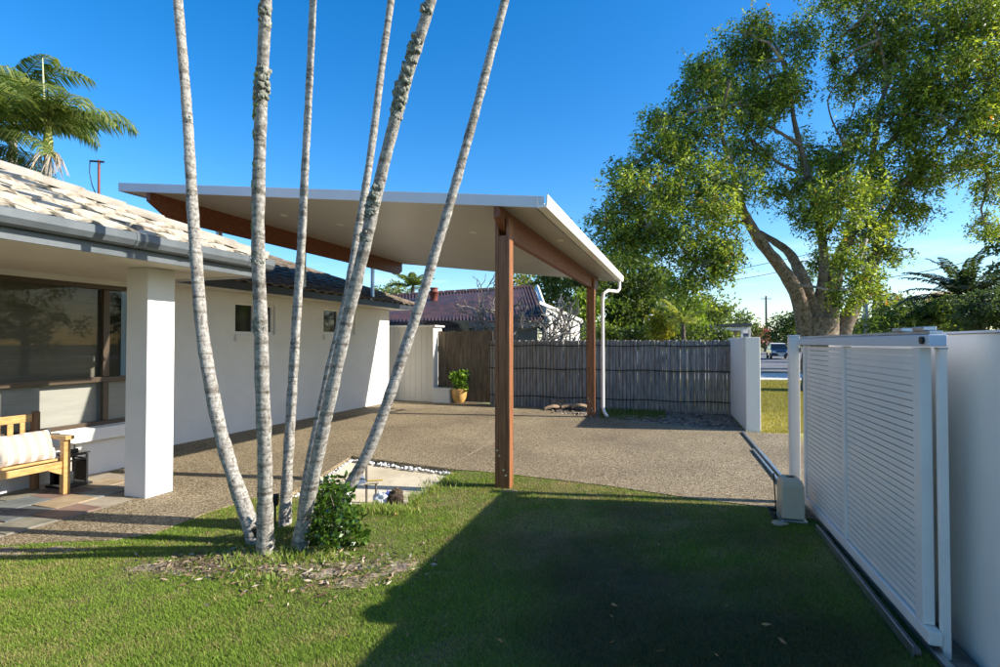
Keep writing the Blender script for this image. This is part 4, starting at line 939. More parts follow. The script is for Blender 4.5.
# weeds along the log fence
n = 2500; t = RNG.random(n); bx = RNG.uniform(600, 665, n); by = RNG.normal(414, 2.5, n); P = np.array([tuple(G(a, b_2)) for a, b_2 in zip(bx, by)]); d = np.stack([RNG.normal(0, .5, n), RNG.normal(0, .5, n), np.ones(n)], 1)
w = RNG.random((n, 1)); q, c = leaf_quads(P, d, RNG.uniform(.03, .09, n), RNG.uniform(.012, .02, n), np.array([.07, .13, .02]) * (1 - w) + np.array([.16, .2, .05]) * w)
tag(fast_mesh('bed_weeds', q, 4, c, M['grass']), 'low green weeds in the bed below the log fence', 'weeds', kind='stuff')

# ================================================================== TREES
def crown_mesh(parent, name, clumps, per, ll, lw_, pal, droop, mat, shade_noise=.25):
    C = np.array([tuple(c) for c, r in clumps]); R_ = np.array([r for c, r in clumps]); n = len(C) * per
    idx = np.repeat(np.arange(len(C)), per); d = unit(RNG.normal(size=(n, 3))); rad = RNG.random((n, 1)) ** .5
    P = C[idx] + d * rad * R_[idx][:, None] * np.array([1, 1, .75]); P[:, 2] -= droop * R_[idx] * .35 * RNG.random(n)
    Dd = d * .7 + RNG.normal(0, .45, (n, 3)) + np.array([0, 0, -droop]); pal = np.array(pal)
    cw = RNG.random(len(C))[idx] * .65 + RNG.random(n) * .35; x = cw * (len(pal) - 1); k = np.minimum(x.astype(int), len(pal) - 2); f = (x - k)[:, None]
    cols = (pal[k] * (1 - f) + pal[k + 1] * f) * (1 + RNG.uniform(-shade_noise, shade_noise, (n, 1)))
    q, c = leaf_quads(P, Dd, RNG.uniform(.7, 1.3, n) * ll, RNG.uniform(.75, 1.25, n) * lw_, cols)
    return fast_mesh(name, q, 4, c, mat, parent)
def bent(p, q, k=4, amp=.12, rs=random):
    L = (q - p).length; out = [p]
    for i in range(1, k): out.append(p.lerp(q, i / k) + Vector((rs.gauss(0, 1), rs.gauss(0, 1), rs.gauss(0, .6))) * (L * amp * .4))
    return out + [q]
def bg_tree(name, label, lobes, Y, tx, pal, dens=1.0, leaf_px=4.0, droop=.2, group='trees and shrubs beyond the fences', cat='tree', tw=.22, seed=1, aspect=.5, base_z=-.1, low=False):
    rs = random.Random(seed); X = (tx - 500) / FPX * Y; root = thing(name, (X, Y, base_z), label, cat, group); px = Y / FPX
    clumps = []; mb = MB(); base = Vector((X, Y, base_z)); cz = np.mean([D(l[0], l[1], Y).z for l in lobes]); fork = Vector((X, Y, base_z + (cz - base_z) * (.30 if low else .5)))
    mb.tube(bent(base, fork, 4, .05, rs), [tw * 1.3, tw * 1.05, tw, tw * .9, tw * .85], 9)
    for (x, y, rx, ry) in lobes:
        c = D(x, y, Y + rs.uniform(-.5, .5) * rx * px); mb.tube(bent(fork, c, 4, .15, rs), [tw * .6, tw * .45, tw * .35, tw * .25, tw * .15], 6)
        n = max(8, int(rx * ry / 24 * dens))
        for k in range(n):
            d = Vector((rs.gauss(0, 1), rs.gauss(0, 1), rs.gauss(0, 1))).normalized(); r = rs.random() ** .45
            cc_ = c + Vector((d.x * rx * px * r, d.y * rx * px * r, d.z * ry * px * r)); cc_.z = max(cc_.z, .15)
            clumps.append((cc_, rs.uniform(6.0, 11.0) * px))
            if k % 3 == 0: mb.tube([c, c.lerp(cc_, .5) + Vector((0, 0, .05)), cc_], [tw * .13, tw * .09, tw * .04], 5)
    mb.build('trunk', M['dark_bark'], root)
    crown_mesh(root, 'crown', clumps, 62, leaf_px * px * 1.12, leaf_px * px * 1.12 * aspect, pal, droop, M['leaf']); return root

OLIVE = [(.05, .08, .015), (.11, .145, .03), (.20, .23, .055), (.30, .31, .09)]
DEEP = [(.025, .048, .010), (.055, .095, .018), (.10, .15, .028), (.17, .22, .04)]
FRESH = [(.06, .11, .012), (.12, .20, .022), (.20, .29, .035), (.30, .37, .06)]
bg_tree('tree', 'pale olive tree with straw tips beyond the neighbour\'s red roof', [(535, 292, 30, 22), (570, 285, 28, 18), (560, 312, 35, 22), (510, 300, 18, 15)], 38, 545, OLIVE, 1.1, 4, seed=2)
bg_tree('tree', 'bright green bushy tree over the white garage', [(578, 322, 22, 18), (598, 335, 24, 14), (590, 305, 18, 14)], 30, 590, FRESH, 1.2, 4, seed=3, low=True)
bg_tree('tree', 'large dark tree standing behind the rear carport post', [(612, 275, 26, 22), (640, 290, 32, 26), (622, 310, 32, 22), (655, 318, 30, 20), (605, 328, 22, 14)], 32, 632, DEEP, 1.3, 4, seed=4, tw=.3)
bg_tree('tree', 'mid green tree with layered crown behind the log fence', [(672, 303, 28, 18), (690, 320, 26, 16), (660, 330, 26, 12), (650, 300, 22, 20)], 40, 672, FRESH, 1.2, 3.6, seed=5, low=True)
bg_tree('tree', 'rounded dense tree beyond the bus shelter', [(712, 308, 22, 16), (700, 320, 20, 14), (722, 322, 18, 12)], 62, 712, DEEP[1:] + [(.14, .19, .04)], 1.6, 3.2, seed=6, tw=.35)
bg_tree('tree', 'small dark distant tree beside the thin power pole', [(742, 322, 10, 10), (750, 330, 10, 7), (737, 334, 9, 6)], 85, 744, DEEP, 2.0, 2.8, seed=7, low=True)
bg_tree('tree', 'dark roadside tree behind the parked car', [(783, 323, 12, 9), (795, 318, 14, 12), (800, 330, 16, 8), (777, 334, 10, 6)], 80, 790, DEEP, 2.0, 2.8, seed=8, low=True)
bg_tree('hedge', 'clipped dark hedge across the road', [(755, 340, 9, 3.5), (772, 339, 10, 4), (790, 339, 12, 4), (740, 339, 12, 4)], 98, 765, DEEP, 6.0, 2.4, seed=9, cat='hedge', low=True)
bg_tree('shrub', 'pink flowering bush across the road', [(756, 333, 6, 3.5), (763, 334, 5, 3)], 92, 759, [(.10, .10, .03), (.35, .12, .14), (.55, .25, .25)], 5.0, 2.4, seed=10, cat='shrub', low=True)
bg_tree('shrub', 'yellow-leaved garden shrub behind the log fence', [(655, 325, 8, 9), (662, 333, 9, 6)], 22, 658, [(.10, .13, .012), (.20, .21, .02), (.34, .31, .04)], 2.2, 3.6, seed=11, cat='shrub', low=True)
bg_tree('tree', 'low spreading dark tree below the big dark palm', [(905, 318, 30, 12), (935, 312, 30, 13), (960, 318, 28, 14), (885, 327, 22, 8), (920, 328, 30, 8)], 26, 925, DEEP, 1.5, 4, seed=12, low=True, droop=0)
bg_tree('tree', 'blue-green feathery bush against the white wall top', [(985, 305, 22, 16), (1005, 315, 26, 20), (975, 322, 20, 12), (1030, 300, 30, 26)], 20, 995, [(.025, .05, .022), (.05, .085, .04), (.085, .13, .06)], 1.4, 3.4, seed=13, low=True)
bg_tree('tree', 'olive tree beside the grey power pole', [(885, 312, 16, 13), (900, 305, 14, 10), (872, 322, 14, 10)], 45, 888, OLIVE, 1.5, 3.2, seed=14, low=True)
bg_tree('shrub', 'sunny green shrubs under the big tree', [(850, 326, 16, 8), (868, 330, 14, 6), (820, 330, 16, 6)], 34, 850, FRESH, 2.0, 3.4, seed=15, cat='shrub', low=True)
bg_tree('tree', 'dense dark tree at the side of the wall', [(1030, 255, 40, 40), (1060, 300, 50, 40), (1050, 210, 30, 30)], 28, 1045, DEEP, 1.1, 4, seed=16)
bg_tree('tree', 'far pale tree glimpsed past the neighbour\'s chimney', [(395, 292, 14, 8), (380, 300, 14, 10)], 45, 392, OLIVE, 1.5, 3.2, seed=17)

bg_tree('shrub', 'thick dark shrubs right behind the log fence', [(612, 333, 18, 9), (640, 334, 20, 9), (668, 335, 18, 8), (694, 335, 16, 8), (720, 335, 16, 7)], 26, 655, DEEP, 2.2, 4, seed=18, cat='shrub', low=True)
bg_tree('tree', 'tall dark tree whose top meets the big tree\'s hanging leaves', [(600, 262, 18, 16), (625, 255, 22, 16), (590, 290, 16, 18), (650, 275, 22, 18)], 36, 622, DEEP, 1.3, 4, seed=19)
def reflection_tree(X, Y, h, r, label, pal, seed):  # unseen trees added so the window reflects foliage instead of bright horizon
    rs = random.Random(seed); root = thing('tree', (X, Y, -.1), label, 'tree', 'unseen trees added for the window reflection'); base = Vector((X, Y, -.1)); mb = MB(); cl = []
    fork = base + ZA * (h * .35); mb.tube(bent(base, fork, 3, .05, rs), [.26, .22, .2, .18], 8)
    for k in range(60):
        d = Vector((rs.gauss(0, 1), rs.gauss(0, 1), rs.gauss(0, 1))).normalized(); c = base + ZA * (h * .58) + Vector((d.x * r, d.y * r, d.z * h * .40)) * rs.random() ** .4; cl.append((c, rs.uniform(.35, .6)))
        if k % 4 == 0: mb.tube(bent(fork, c, 3, .1, rs), [.09, .06, .04, .02], 5)
    mb.build('trunk', M['dark_bark'], root); crown_mesh(root, 'crown', cl, 60, .22, .10, pal, .2, M['leaf'])
for k, (X, Y, h, r) in enumerate(((19, 1, 5.2, 2.4), (21, 6, 6.0, 2.8), (23, -4, 5.8, 2.7), (18, -9, 5.0, 2.4), (24, 11, 6.0, 2.6), (16, -15, 5.2, 2.6), (20, 15.5, 5.0, 2.0))):
    reflection_tree(X, Y, h, r, ['unseen round tree across the side verge', 'unseen tall round tree across the side verge', 'unseen broad dark tree across the side verge', 'unseen squat tree across the side verge', 'unseen tall olive tree across the side verge', 'unseen bushy tree behind the wall end', 'unseen small tree beside the road bend'][k], [DEEP, FRESH, OLIVE][k % 3], 60 + k)
def palm(name, label, foot, top, tr_, nf, L, pal, seed, el=(.2, 1.0), droop=.9, ll=.6, lw_=.05, hang=.6, group='palms beyond the walls and roof', shaft=True, nleaf=46, azs=None):
    rs = random.Random(seed); root = thing(name, foot, label, 'palm', group); foot, top = Vector(foot), Vector(top)
    MB().tube(bent(foot, top, 6, .015, rs), [tr_ * 1.25] + [tr_] * 5 + [tr_ * .8], 10).build('trunk', M['palm_bark'] if shaft else M['dark_bark'], root)
    if shaft: MB().tube([top - ZA * .1, top + ZA * .25 * L * .4, top + ZA * .6 * L * .5], [tr_ * 1.1, tr_ * 1.15, tr_ * .5], 10).build('crownshaft', pmat('palm_shaft', (.30, .34, .06), (.40, .42, .10), 3, .45), root)
    c = top + ZA * (.5 * L * .5 if shaft else 0)
    for k in range(nf):
        a = azs[k] if azs else k * 2.399 + seed
        frond('frond', c, a, el[0] + (el[1] - el[0]) * rs.random(), L * rs.uniform(.85, 1.1), root, pal, droop, nleaf, lw_, ll, hang, seed=seed * 40 + k, rach=.03)
    return root
LPAL = [(.04, .075, .02), (.095, .15, .035), (.18, .235, .06), (.30, .33, .12)]
Yp = 14.0
tpp = D(48, 150, Yp); pa = palm('palm_tree', 'feather palm with bare green crownshaft rising over the roof', (tpp.x, tpp.y, 0), tpp, .10, 10, 2.3, LPAL, 3, (.35, 1.2), 1.0, .75, .05, 1.0)
mb = MB(); rs = random.Random(8)
for k in range(60):
    a = rs.uniform(0, 6.28); p = tpp - ZA * .02; q = p + Vector((math.cos(a) * rs.uniform(.2, .5), math.sin(a) * .4, -rs.uniform(.25, .75))); mb.tube([p, p.lerp(q, .5) + Vector((math.cos(a) * .12, 0, .08)), q], [.012, .009, .006], 4)
mb.build('flower_stalks', pmat('dry_flower', (.40, .33, .24), (.60, .50, .38), 10, .9), pa)
tp2 = D(14, 118, 15.5); palm('palm_tree', 'dense feather palm leaning on its neighbour over the roof', (tp2.x, tp2.y, 0), tp2, .11, 18, 2.4, LPAL, 5, (-.1, 1.2), .8, .75, .055, 1.0)
tp3 = D(-12, 165, 13.5); palm('palm_tree', 'lower feather palm half hidden by the roof edge', (tp3.x, tp3.y, 0), tp3, .11, 16, 2.4, LPAL, 6, (.1, 1.0), .8, .7, .05, .9)
ms = D(44, 100, Yp); MB().tube([ms, D(42.5, 58, Yp)], [.03, .012], 6).build('new_spear', pmat('spear_leaf', (.45, .48, .25), None, rough=.5), pa)
DP = [(.012, .022, .010), (.03, .05, .02), (.06, .09, .035)]
tf_ = D(966, 300, 27); palm('palm_tree', 'big dark palm with a full head of fronds behind the white wall', (tf_.x, tf_.y, 0), tf_, .28, 44, 3.3, DP, 9, (-.1, 1.45), .42, .55, .10, .5, shaft=False, nleaf=34)
tg = D(874, 298, 52); palm('palm_tree', 'small distant palm beside the grey power pole', (tg.x, tg.y, 0), tg, .14, 12, 2.4, DP, 12, (.0, .9), .7, .6, .12, .6, shaft=False, nleaf=26)
ty = D(683, 324, 24); palm('palm_tree', 'low yellow-green palm behind the log fence', (ty.x, ty.y, 0), ty, .10, 9, 1.7, [(.08, .12, .02), (.2, .25, .05), (.32, .34, .08)], 14, (.3, 1.2), .8, .45, .07, .5, shaft=False, nleaf=26)
th_ = D(413, 287, 34); palm('palm_tree', 'palm tuft showing between the two roofs', (th_.x, th_.y, 0), th_, .14, 12, 1.7, [(.06, .10, .02), (.14, .19, .04), (.22, .27, .06)], 15, (.2, 1.1), .8, .5, .09, .6, shaft=False, nleaf=26)

# bare frangipani behind the fence
fb = Vector(((517 - 500) / FPX * 16.6, 16.6, -.1)); frg = thing('bare_tree', fb, 'bare grey many-branched tree behind the log fence', 'tree')
mb = MB(); rs = random.Random(21)
def grow(p, d, L, r, lev):
    q = p + d * L; mid = p.lerp(q, .5) + Vector((rs.gauss(0, .04), rs.gauss(0, .04), -.03 * L)); mb.tube([p, mid, q], [r, r * .92, r * .85], 7)
    if lev == 0: 
        mb.blob(q, r * 1.0, r * 1.0, r * 1.1, 1, .05, 6, 4); return
    for k in range(3 if rs.random() < .62 else 2):
        a = rs.uniform(0, 6.28); s1 = d.cross(Vector((.3, .5, .8))).normalized(); s2 = d.cross(s1)
        nd = (d * .55 + (s1 * math.cos(a) + s2 * math.sin(a)) * .62 + ZA * .22).normalized(); grow(q, nd, L * rs.uniform(.66, .86), r * .74, lev - 1)
for k in range(5):
    a = k * 1.257 + .4; grow(fb + ZA * .35, Vector((math.cos(a) * .75, math.sin(a) * .6, .75)).normalized(), 1.05, .055, 5 if k % 2 == 0 else 4)
mb.tube([fb, fb + ZA * .2, fb + ZA * .5], [.14, .12, .10], 10); mb.build('trunk', M['twig'], frg)

# ------------------------------------------------------------------ the big street tree
YT = 18.6
bt = Vector(((824 - 500) / FPX * YT, YT, -.05)); big_t = thing('paperbark_tree', bt, 'huge many-limbed tree with peeling pale bark behind the gate', 'tree')
tb = MB(); rs = random.Random(33)
LK = .78
def limb(path, r0, r1, dY=0.0, n=12):
    pts = []; m_ = len(path)
    for i, (x, y) in enumerate(path): pts.append(D(x, y, YT + dY * (i / (m_ - 1)) ** 1.3))
    out, rr_ = [], []
    for i in range(m_ - 1):
        a0, a1, a2, a3 = pts[max(i - 1, 0)], pts[i], pts[i + 1], pts[min(i + 2, m_ - 1)]
        for k in range(4):
            f = k / 4; out.append(.5 * ((2 * a1) + (a2 - a0) * f + (2 * a0 - 5 * a1 + 4 * a2 - a3) * f * f + (3 * a1 - a0 - 3 * a2 + a3) * f ** 3)); rr_.append(LK * (r0 + (r1 - r0) * ((i + f) / (m_ - 1)) ** .6))
    out.append(pts[-1]); rr_.append(LK * r1); tb.tube(out, rr_, n, True, True, .10, rs); return pts
tips = []
def L_(path, r0, r1, dY=0.0, n=9): tips.extend(limb(path, r0, r1, dY, n)[1:])
limb([(822, 396), (822, 380), (821, 360), (820, 335), (820, 318)], .98, .62, 0, 18)
L_([(808, 345), (802, 312), (793, 286), (778, 264), (762, 244), (751, 226), (742, 208), (736, 186)], .42, .16, -.6, 12)
L_([(822, 345), (814, 310), (803, 280), (795, 262), (786, 250), (772, 240), (758, 232)], .40, .12, .8, 12)
L_([(828, 345), (830, 312), (834, 285), (838, 262), (848, 240), (858, 212), (866, 188), (872, 160)], .46, .16, .3, 12)
L_([(838, 345), (848, 318), (858, 298), (868, 278), (875, 258), (880, 236), (888, 214), (900, 186)], .44, .14, 1.0, 12)
L_([(818, 330), (820, 300), (824, 270), (822, 240), (815, 205), (808, 175), (800, 145), (794, 120), (790, 90), (782, 60)], .30, .07, .9)
L_([(736, 186), (730, 160), (722, 135), (724, 105), (730, 80)], .15, .05, -1.2); L_([(742, 208), (722, 206), (700, 210), (676, 207), (654, 210), (630, 214), (610, 212)], .16, .04, -1.6)
L_([(751, 226), (740, 222), (720, 226), (700, 240), (695, 262)], .12, .03, -1.8); L_([(736, 186), (712, 178), (690, 168), (668, 162), (648, 150)], .12, .04, -.4)
L_([(800, 145), (776, 130), (756, 118), (742, 100)], .09, .03, .6); L_([(808, 175), (782, 165), (764, 150), (750, 138)], .10, .03, 1.4)
L_([(872, 160), (876, 130), (880, 105), (888, 82), (884, 62), (880, 40)], .15, .05, .2); L_([(872, 160), (894, 138), (908, 112), (922, 88), (935, 60), (945, 30)], .14, .04, -1.2)
L_([(900, 186), (920, 165), (942, 140), (962, 118), (985, 95), (1010, 70)], .13, .04, -.8); L_([(900, 186), (930, 178), (958, 170), (985, 168)], .09, .03, 1.4)
L_([(820, 240), (838, 215), (845, 190), (846, 165), (842, 140)], .10, .03, -1.6); L_([(842, 140), (832, 120), (828, 100), (836, 84)], .05, .02, -1.6); L_([(842, 140), (850, 120), (856, 100)], .05, .02, -1.6)
L_([(880, 40), (868, 10), (860, -30)], .07, .03, .4); L_([(945, 30), (960, 0), (975, -40)], .06, .03, -1); L_([(888, 82), (905, 50), (912, 20), (905, -20)], .06, .03, .6)
L_([(834, 285), (846, 265), (858, 255), (866, 240)], .09, .03, -1.2)
tb.build('trunk', M['tree_bark'], big_t)
lobes = [(606, 222, 22, 20, -1), (630, 205, 28, 26, -1), (650, 225, 26, 24, -1.5), (628, 172, 22, 20, 0), (655, 155, 32, 28, 0), (665, 118, 26, 20, .5), (700, 135, 38, 30, 0), (690, 180, 40, 28, -.5), (700, 92, 32, 28, .5),
         (735, 62, 34, 28, 1), (735, 105, 34, 30, 0), (772, 42, 30, 26, 1), (790, 72, 28, 30, 1), (772, 100, 32, 28, .5), (756, 150, 36, 34, 1), (730, 185, 28, 24, -1), (700, 215, 34, 22, -1.5), (676, 240, 28, 24, -1.5), (706, 262, 26, 30, -1.8), (728, 250, 16, 28, -1.8), (690, 285, 20, 16, -1.8),
         (800, 160, 30, 30, 1), (785, 195, 26, 22, .5), (815, 215, 24, 26, 0), (845, 195, 28, 30, -1.5), (850, 150, 26, 28, -1), (875, 120, 30, 34, 0), (858, 70, 28, 28, 1), (850, 30, 26, 24, 1), (885, 20, 34, 30, .5), (925, 15, 36, 30, -.5), (965, 25, 36, 34, -1), (1000, 30, 34, 36, -1),
         (905, 60, 32, 30, .5), (945, 70, 34, 32, -1), (985, 80, 34, 34, -1), (905, 105, 28, 30, 0), (940, 118, 32, 30, -1), (980, 130, 32, 30, -.5), (915, 150, 30, 28, 0), (955, 165, 28, 22, 1), (885, 175, 30, 30, 0), (900, 212, 26, 22, .5), (870, 225, 26, 26, 0), (858, 262, 22, 24, -1), (872, 285, 16, 22, -.5), (842, 290, 14, 16, -1.2), (880, 250, 22, 18, .5), (818, 262, 14, 18, 1),
         (990, 185, 16, 20, 1), (984, 222, 14, 16, 1), (1030, 100, 36, 60, 0), (1020, 160, 26, 30, 0), (840, -15, 34, 24, 1), (895, -30, 50, 30, 0), (960, -25, 50, 32, 0), (1020, -20, 44, 40, 0), (1045, 30, 36, 40, 0), (835, 60, 10, 14, .8), (748, 32, 30, 20, .5), (708, 66, 26, 20, .5), (800, 30, 24, 20, .8), (770, 75, 30, 24, 0), (655, 190, 30, 24, -.8), (625, 240, 24, 18, -1), (920, 185, 26, 18, .2), (820, 185, 22, 20, .4)]
tw_ = MB(); strands = []; EP = [(.035, .062, .012), (.085, .14, .020), (.18, .265, .036), (.33, .41, .065)]
Pl, Dl, Cl, Ll = [], [], [], []
pxs = YT / FPX; ep = np.array(EP)
tip_np = np.array([tuple(t) for t in tips])
for (x, y, rx, ry, dY) in lobes:
    c = D(x, y, YT + dY * 1.5); nst = int(rx * ry / 3.0)
    hub = Vector(tip_np[np.argmin(np.linalg.norm(tip_np - np.array(tuple(c)), axis=1))])
    tw_.tube(bent(hub, c, 4, .12, rs), [.075, .06, .05, .04, .03], 6)
    subs = []
    for k in range(10):
        d = Vector((rs.gauss(0, 1), rs.gauss(0, 1), rs.gauss(0, .9))).normalized(); s1 = c + Vector((d.x * rx, d.y * rx * 1.2, d.z * ry)) * (pxs * rs.uniform(.45, .85)); subs.append(s1)
        tw_.tube(bent(c, s1, 3, .15, rs), [.032, .024, .018, .011], 5)
    for k in range(nst):
        s1 = rs.choice(subs); sig = .27
        p = s1 + Vector((rs.gauss(0, sig) * rx * pxs, rs.gauss(0, sig) * rx * pxs, rs.gauss(0, sig) * ry * pxs)); m_ = rs.randrange(9, 16); L = rs.uniform(.2, .55); sw = Vector((rs.gauss(0, .35), rs.gauss(0, .35), 0)); tone = min(1, max(0, rs.gauss(.52, .33)))
        for j_ in range(m_):
            f = j_ / m_; q = p + sw * (f * L) - ZA * (f * f * L * .9 + f * .08); Pl.append((q.x + rs.gauss(0, .05), q.y + rs.gauss(0, .05), q.z)); Dl.append((rs.gauss(0, .75), rs.gauss(0, .75), -.45 + rs.gauss(0, .3))); t = min(.999, max(0, tone + rs.gauss(0, .18))) * 3; i0 = min(2, int(t)); Cl.append(tuple(ep[i0] * (1 - t + i0) + ep[i0 + 1] * (t - i0)) if rs.random() > .015 else (.34, .15, .03)); Ll.append(rs.uniform(.08, .19))
tw_.build('twigs', M['limb'], big_t)
Pl = np.array(Pl); n = len(Pl); q, c = leaf_quads(Pl, np.array(Dl), np.array(Ll), np.array(Ll) * RNG.uniform(.26, .42, n), np.array(Cl))
fast_mesh('crown', q, 4, c, M['leaf'], big_t)

# ================================================================== NEIGHBOUR, STREET
nh = thing('neighbour_house', (-1.5, 27, 0), 'neighbour\'s house with dark red glazed tile roof and white gable', 'house')
def PX(x, y, Y): return D(x, y, Y)
e0, e1 = PX(340, 324, 23), PX(462, 322.5, 24.5); r0, r1 = PX(352, 299, 29), PX(533, 287, 30)
e1 = PX(545, 321, 24.8)
mb = MB(); mb.add([e0, e1, r1, r0], [(0, 1, 2, 3)]); bk0 = r0 + Vector((0, 6, -(r0.z - e0.z))); bk1 = r1 + Vector((0, 6, -(r1.z - e1.z))); mb.add([r0, r1, bk1, bk0], [(0, 1, 2, 3)])
nroof = mb.build('roof', M['red_tile'], nh)
nr = 15; ncol = 58                            # tile courses and rolls
mb = MB()
for i in range(ncol):
    f = i / ncol; p, q = e0.lerp(e1, f), r0.lerp(r1, f); mb.tube([p + ZA * .015, q + ZA * .015], .055, 6, False)
for i in range(nr):
    f = i / nr; p, q = e0.lerp(r0, f), e1.lerp(r1, f); up = ZA * .05; mb.obox((p + q) / 2 + ZA * .03, (q - p) / 2, Vector((0, .02, 0)), ZA * .022)
tag(mb.build('roof_rolls', M['red_tile'], nroof), kind='stuff')
mb = MB()
for i in range(16): p = r0.lerp(r1, i / 16); q = r0.lerp(r1, (i + .95) / 16); mb.tube([p, q], .13, 8)
mb.build('ridge_caps', M['red_tile'], nroof)
MB().prism([e0 - ZA * .02, e1 - ZA * .02, e1 - ZA * .26, e0 - ZA * .26], Vector((0, .04, 0))).build('fascia', M['dark_fascia'], nh)
w0, w1 = e0 + Vector((.3, .7, -.2)), e1 + Vector((-.3, .7, -.2))
MB().prism([w0, w1, Vector((w1.x, w1.y, -.1)), Vector((w0.x, w0.y, -.1))], Vector((0, .2, 0))).build('wall', pmat('grey_weatherboard', (.16, .16, .17), (.22, .22, .23), 2, .8), nh)
MB().obox(PX(445, 332, 24.0), Vector((1.1, 0, 0)), Vector((0, .3, 0)), ZA * .5).build('window', M['dark_glass'], nh)
gz = PX(533, 287, 30); MB().prism([PX(545, 322, 24.9), PX(533, 288.5, 30), PX(548, 322, 35.5), PX(549, 346, 35.5), PX(546, 346, 24.9)], Vector((.12, 0, 0))).build('gable', M['render'], nh)
mb = MB(); 
for (p, q) in ((PX(549, 321, 24.8), PX(537, 286.5, 30)), (PX(537, 286.5, 30), PX(549, 321, 35.6))): mb.tube([p, q], .12, 4, smooth=False)
mb.build('barge_board', M['white_metal'], nh)
ck = PX(434, 297, 27.5); MB().lathe(ck - ZA * .3, [(.20, 0), (.20, .50), (.25, .52), (.25, .60), (.19, .62), (.19, .72), (.22, .74), (.22, .78), (0, .78)], 12).build('flue', M['chimney'], nh)
gr = thing('garage', (3.4, 27, 0), 'white garage with low gable roof behind the log fence', 'garage')
g0 = PX(540, 346, 26); 
MB().prism([PX(546, 348, 25), PX(580, 348, 27), PX(580, 321, 27), PX(563, 312, 26), PX(546, 308, 25)], Vector((.3, 3, 0))).build('wall', M['render'], gr)
MB().prism([PX(540, 304, 24.6), PX(583, 322.5, 27), PX(583, 319.5, 27), PX(540, 301, 24.6)], Vector((.3, 3.4, 0))).build('roof', M['white_metal'], gr)
for (x0, x1) in ((551, 557), (562, 567), (571, 576)): MB().prism([PX(x0, 345, 24.85 + (x0 - 546) * .058), PX(x1, 345, 24.85 + (x1 - 546) * .058), PX(x1, 325, 24.85 + (x1 - 546) * .058), PX(x0, 325, 24.85 + (x0 - 546) * .058)], Vector((0, .05, 0))).build('door_panel', M['shed_board'], gr)
hb2 = thing('far_house', PX(940, 340, 46), 'house with ochre roof almost hidden by trees behind the white wall', 'house'); o_ = hb2.location; o_.z = -.1
MB().prism([PX(918, 308, 46), PX(932, 292, 49), PX(966, 290, 49), PX(975, 308, 46)], Vector((0, .15, 0))).build('roof', pmat('ochre_thatch', (.30, .22, .10), (.48, .38, .20), 3, .9), hb2)
MB().prism([PX(921, 308, 46.5), PX(972, 308, 46.5), PX(972, 345, 46.5), PX(921, 345, 46.5)], Vector((0, 4, 0))).build('wall', M['render'], hb2)

bs = thing('bus_shelter', PX(732, 343, 30), 'open bus shelter with flat dark roof beyond the log fence', 'shelter'); bs.location.z = -.1
Yb = 30.0
MB().prism([PX(713, 327.5, Yb), PX(752, 326.0, Yb), PX(752, 323.0, Yb), PX(713, 324.5, Yb)], Vector((.2, 1.6, 0))).build('roof', M['dark_fascia'], bs)
MB().prism([PX(713.5, 331, Yb + .05), PX(751, 330, Yb + .05), PX(751, 327.2, Yb + .05), PX(713.5, 328.2, Yb + .05)], Vector((0, .06, 0))).build('beam', M['shed_board'], bs)
for x in (714.5, 720, 742, 750): p = PX(x, 330, Yb + .1); MB().box((p.x - .05, p.y, -.1), (p.x + .05, p.y + .1, p.z)).build('post', M['shed_board'], bs)
p, q = PX(721, 337, Yb + 1.3), PX(741, 329, Yb + 1.3); MB().box((p.x, p.y, -.1), (q.x, q.y + .1, q.z)).build('back_panel', M['paling'], bs)
for (x0, x1) in ((716, 722), (729, 734)): MB().tube([PX(x0, 328.5, Yb + .12), PX(x1, 338, Yb + .12)], .05, 6).build('brace', M['shed_board'], bs)
sg2 = thing('street_sign', PX(746, 343, 34), 'small white and blue street sign behind the shelter', 'sign'); sg2.location.z = -.1
p = PX(746, 333, 34); MB().box((p.x - .30, p.y, p.z - .22), (p.x + .30, p.y + .03, p.z + .22)).build('panel', M['white_metal'], sg2); MB().box((p.x - .26, p.y - .012, p.z - .18), (p.x + .26, p.y - .004, p.z - .02)).build('band', pmat('navy_band', (.03, .05, .14), None, rough=.5), sg2); MB().tube([(p.x, p.y + .05, -.1), (p.x, p.y + .05, p.z)], .03, 8).build('pole', M['steel'], sg2)

def pole(name, x, Y, ytop, r, mat, label, arms=()):
    t = PX(x, ytop, Y); root = thing(name, (t.x, t.y, -.1), label, 'pole'); MB().tube([(t.x, t.y, -.1), (t.x, t.y, t.z * .5), tuple(t)], [r, r * .9, r * .75], 10).build('shaft', mat, root)
    for dz in arms: MB().box((t.x - 1.0, t.y - .06, t.z - dz - .06), (t.x + 1.0, t.y + .06, t.z - dz + .06)).build('crossarm', M['dark_bark'], root)
    return t
tA = pole('power_pole', 864.5, 27, 236, .13, pmat('grey_pole', (.26, .30, .33), (.34, .38, .41), 2, .6), 'smooth grey metal power pole behind the gate', (.3,))
tB = pole('power_pole', 766, 95, 296, .20, M['dark_bark'], 'dark timber power pole across the road', (.5,))
tC = pole('street_lamp', 651, 26, 321, .05, M['steel'], 'short garden lamp post with pale globe behind the log fence')
lampo = [o for o in bpy.data.objects if o.name.startswith('street_lamp')][0]; MB().lathe(tC, [(0, -.02), (.10, 0), (.17, .12), (.15, .26), (.06, .33), (0, .34)], 14).build('globe', M['white_metal'], lampo)
def cable(p, q, sag, label):
    pts = [p.lerp(q, i / 16) - ZA * (sag * 4 * (i / 16) * (1 - i / 16)) for i in range(17)]
    tag(MB().tube(pts, .018, 5).build('power_cable', M['black'], None), label, 'cable', 'overhead power cables')
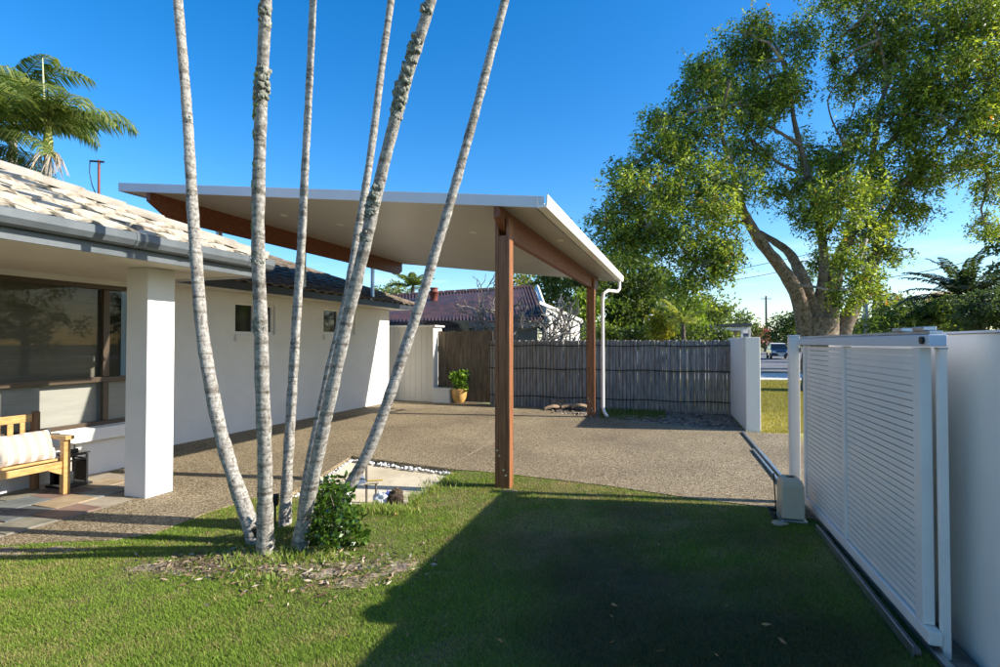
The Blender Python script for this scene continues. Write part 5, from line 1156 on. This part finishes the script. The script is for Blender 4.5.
cable(tA + ZA * -.25, PX(560, 282, 60), 1.0, 'upper overhead cable crossing the sky gap beside the big tree'); cable(tA - ZA * .9, PX(560, 290, 62), 1.0, 'lower overhead cable crossing the sky gap beside the big tree')
cable(PX(866, 280, 27), PX(1040, 240, 22), .25, 'overhead service cable rising past the big dark palm'); cable(PX(866, 276, 27), PX(925, 306, 46), .2, 'thin drop cable running down to the ochre roof')

# parked car
def car(x, Y, label):
    c = PX(x, 343, Y); c.z = -.02; t = thing('car', c, label, 'car'); f = Vector((-.35, -.94, 0)).normalized(); s_ = Vector((f.y, -f.x, 0)); 
    def sec(prof, w0, w1, name, mat, bev=.05):   # side profile (along f, z), narrower on top
        vs = []; zmin = min(z for _, z in prof); zmax = max(z for _, z in prof)
        for sd in (-1, 1):
            for (a, z) in prof:
                w = w0 + (w1 - w0) * (z - zmin) / max(.01, zmax - zmin); vs.append(c + f * a + s_ * (sd * w) + ZA * z)
        n = len(prof); fs = [tuple(range(n))[::-1], tuple(range(n, 2 * n))] + [(i, (i + 1) % n, (i + 1) % n + n, i + n) for i in range(n)]
        return MB().add(vs, fs).build(name, mat, t, bev)
    blue = pmat('dark_blue_paint', (.015, .025, .06), None, rough=.25, coat=.8); 
    sec([(-2.2, .35), (2.1, .32), (2.2, .55), (2.12, .88), (1.1, 1.02), (-2.15, 1.05), (-2.25, .7)], .92, .86, 'body', blue)
    sec([(1.0, 1.0), (.25, 1.58), (-1.75, 1.62), (-2.12, 1.03)], .84, .66, 'cabin', M['dark_glass'])
    sec([(.22, 1.585), (-1.72, 1.625), (-1.72, 1.67), (.15, 1.63)], .68, .64, 'roof', M['white_metal'], .02)
    for a in (1.38, -1.38):
        for sd in (-1, 1):
            p = c + f * a + s_ * (sd * .86) + ZA * .33; w = MB().tube([p - s_ * .1, p + s_ * .1], .33, 16).build('wheel', M['black'], t); MB().tube([p + s_ * (sd * .101), p + s_ * (sd * .108)], .19, 12).build('rim', M['steel'], w)
    for sd in (-1, 1): p = c + f * 2.17 + s_ * (sd * .62) + ZA * .74; MB().obox(p, s_ * .18, f * .03, ZA * .08).build('headlight', M['white_metal'], t, .02)
    MB().obox(c + f * 2.2 + ZA * .62, s_ * .38, f * .025, ZA * .1).build('grille', M['steel'], t); MB().obox(c + f * 2.22 + ZA * .45, s_ * .24, f * .02, ZA * .06).build('number_plate', M['white_metal'], t)
car(778, 56, 'dark blue four wheel drive parked on the road beyond the gate')
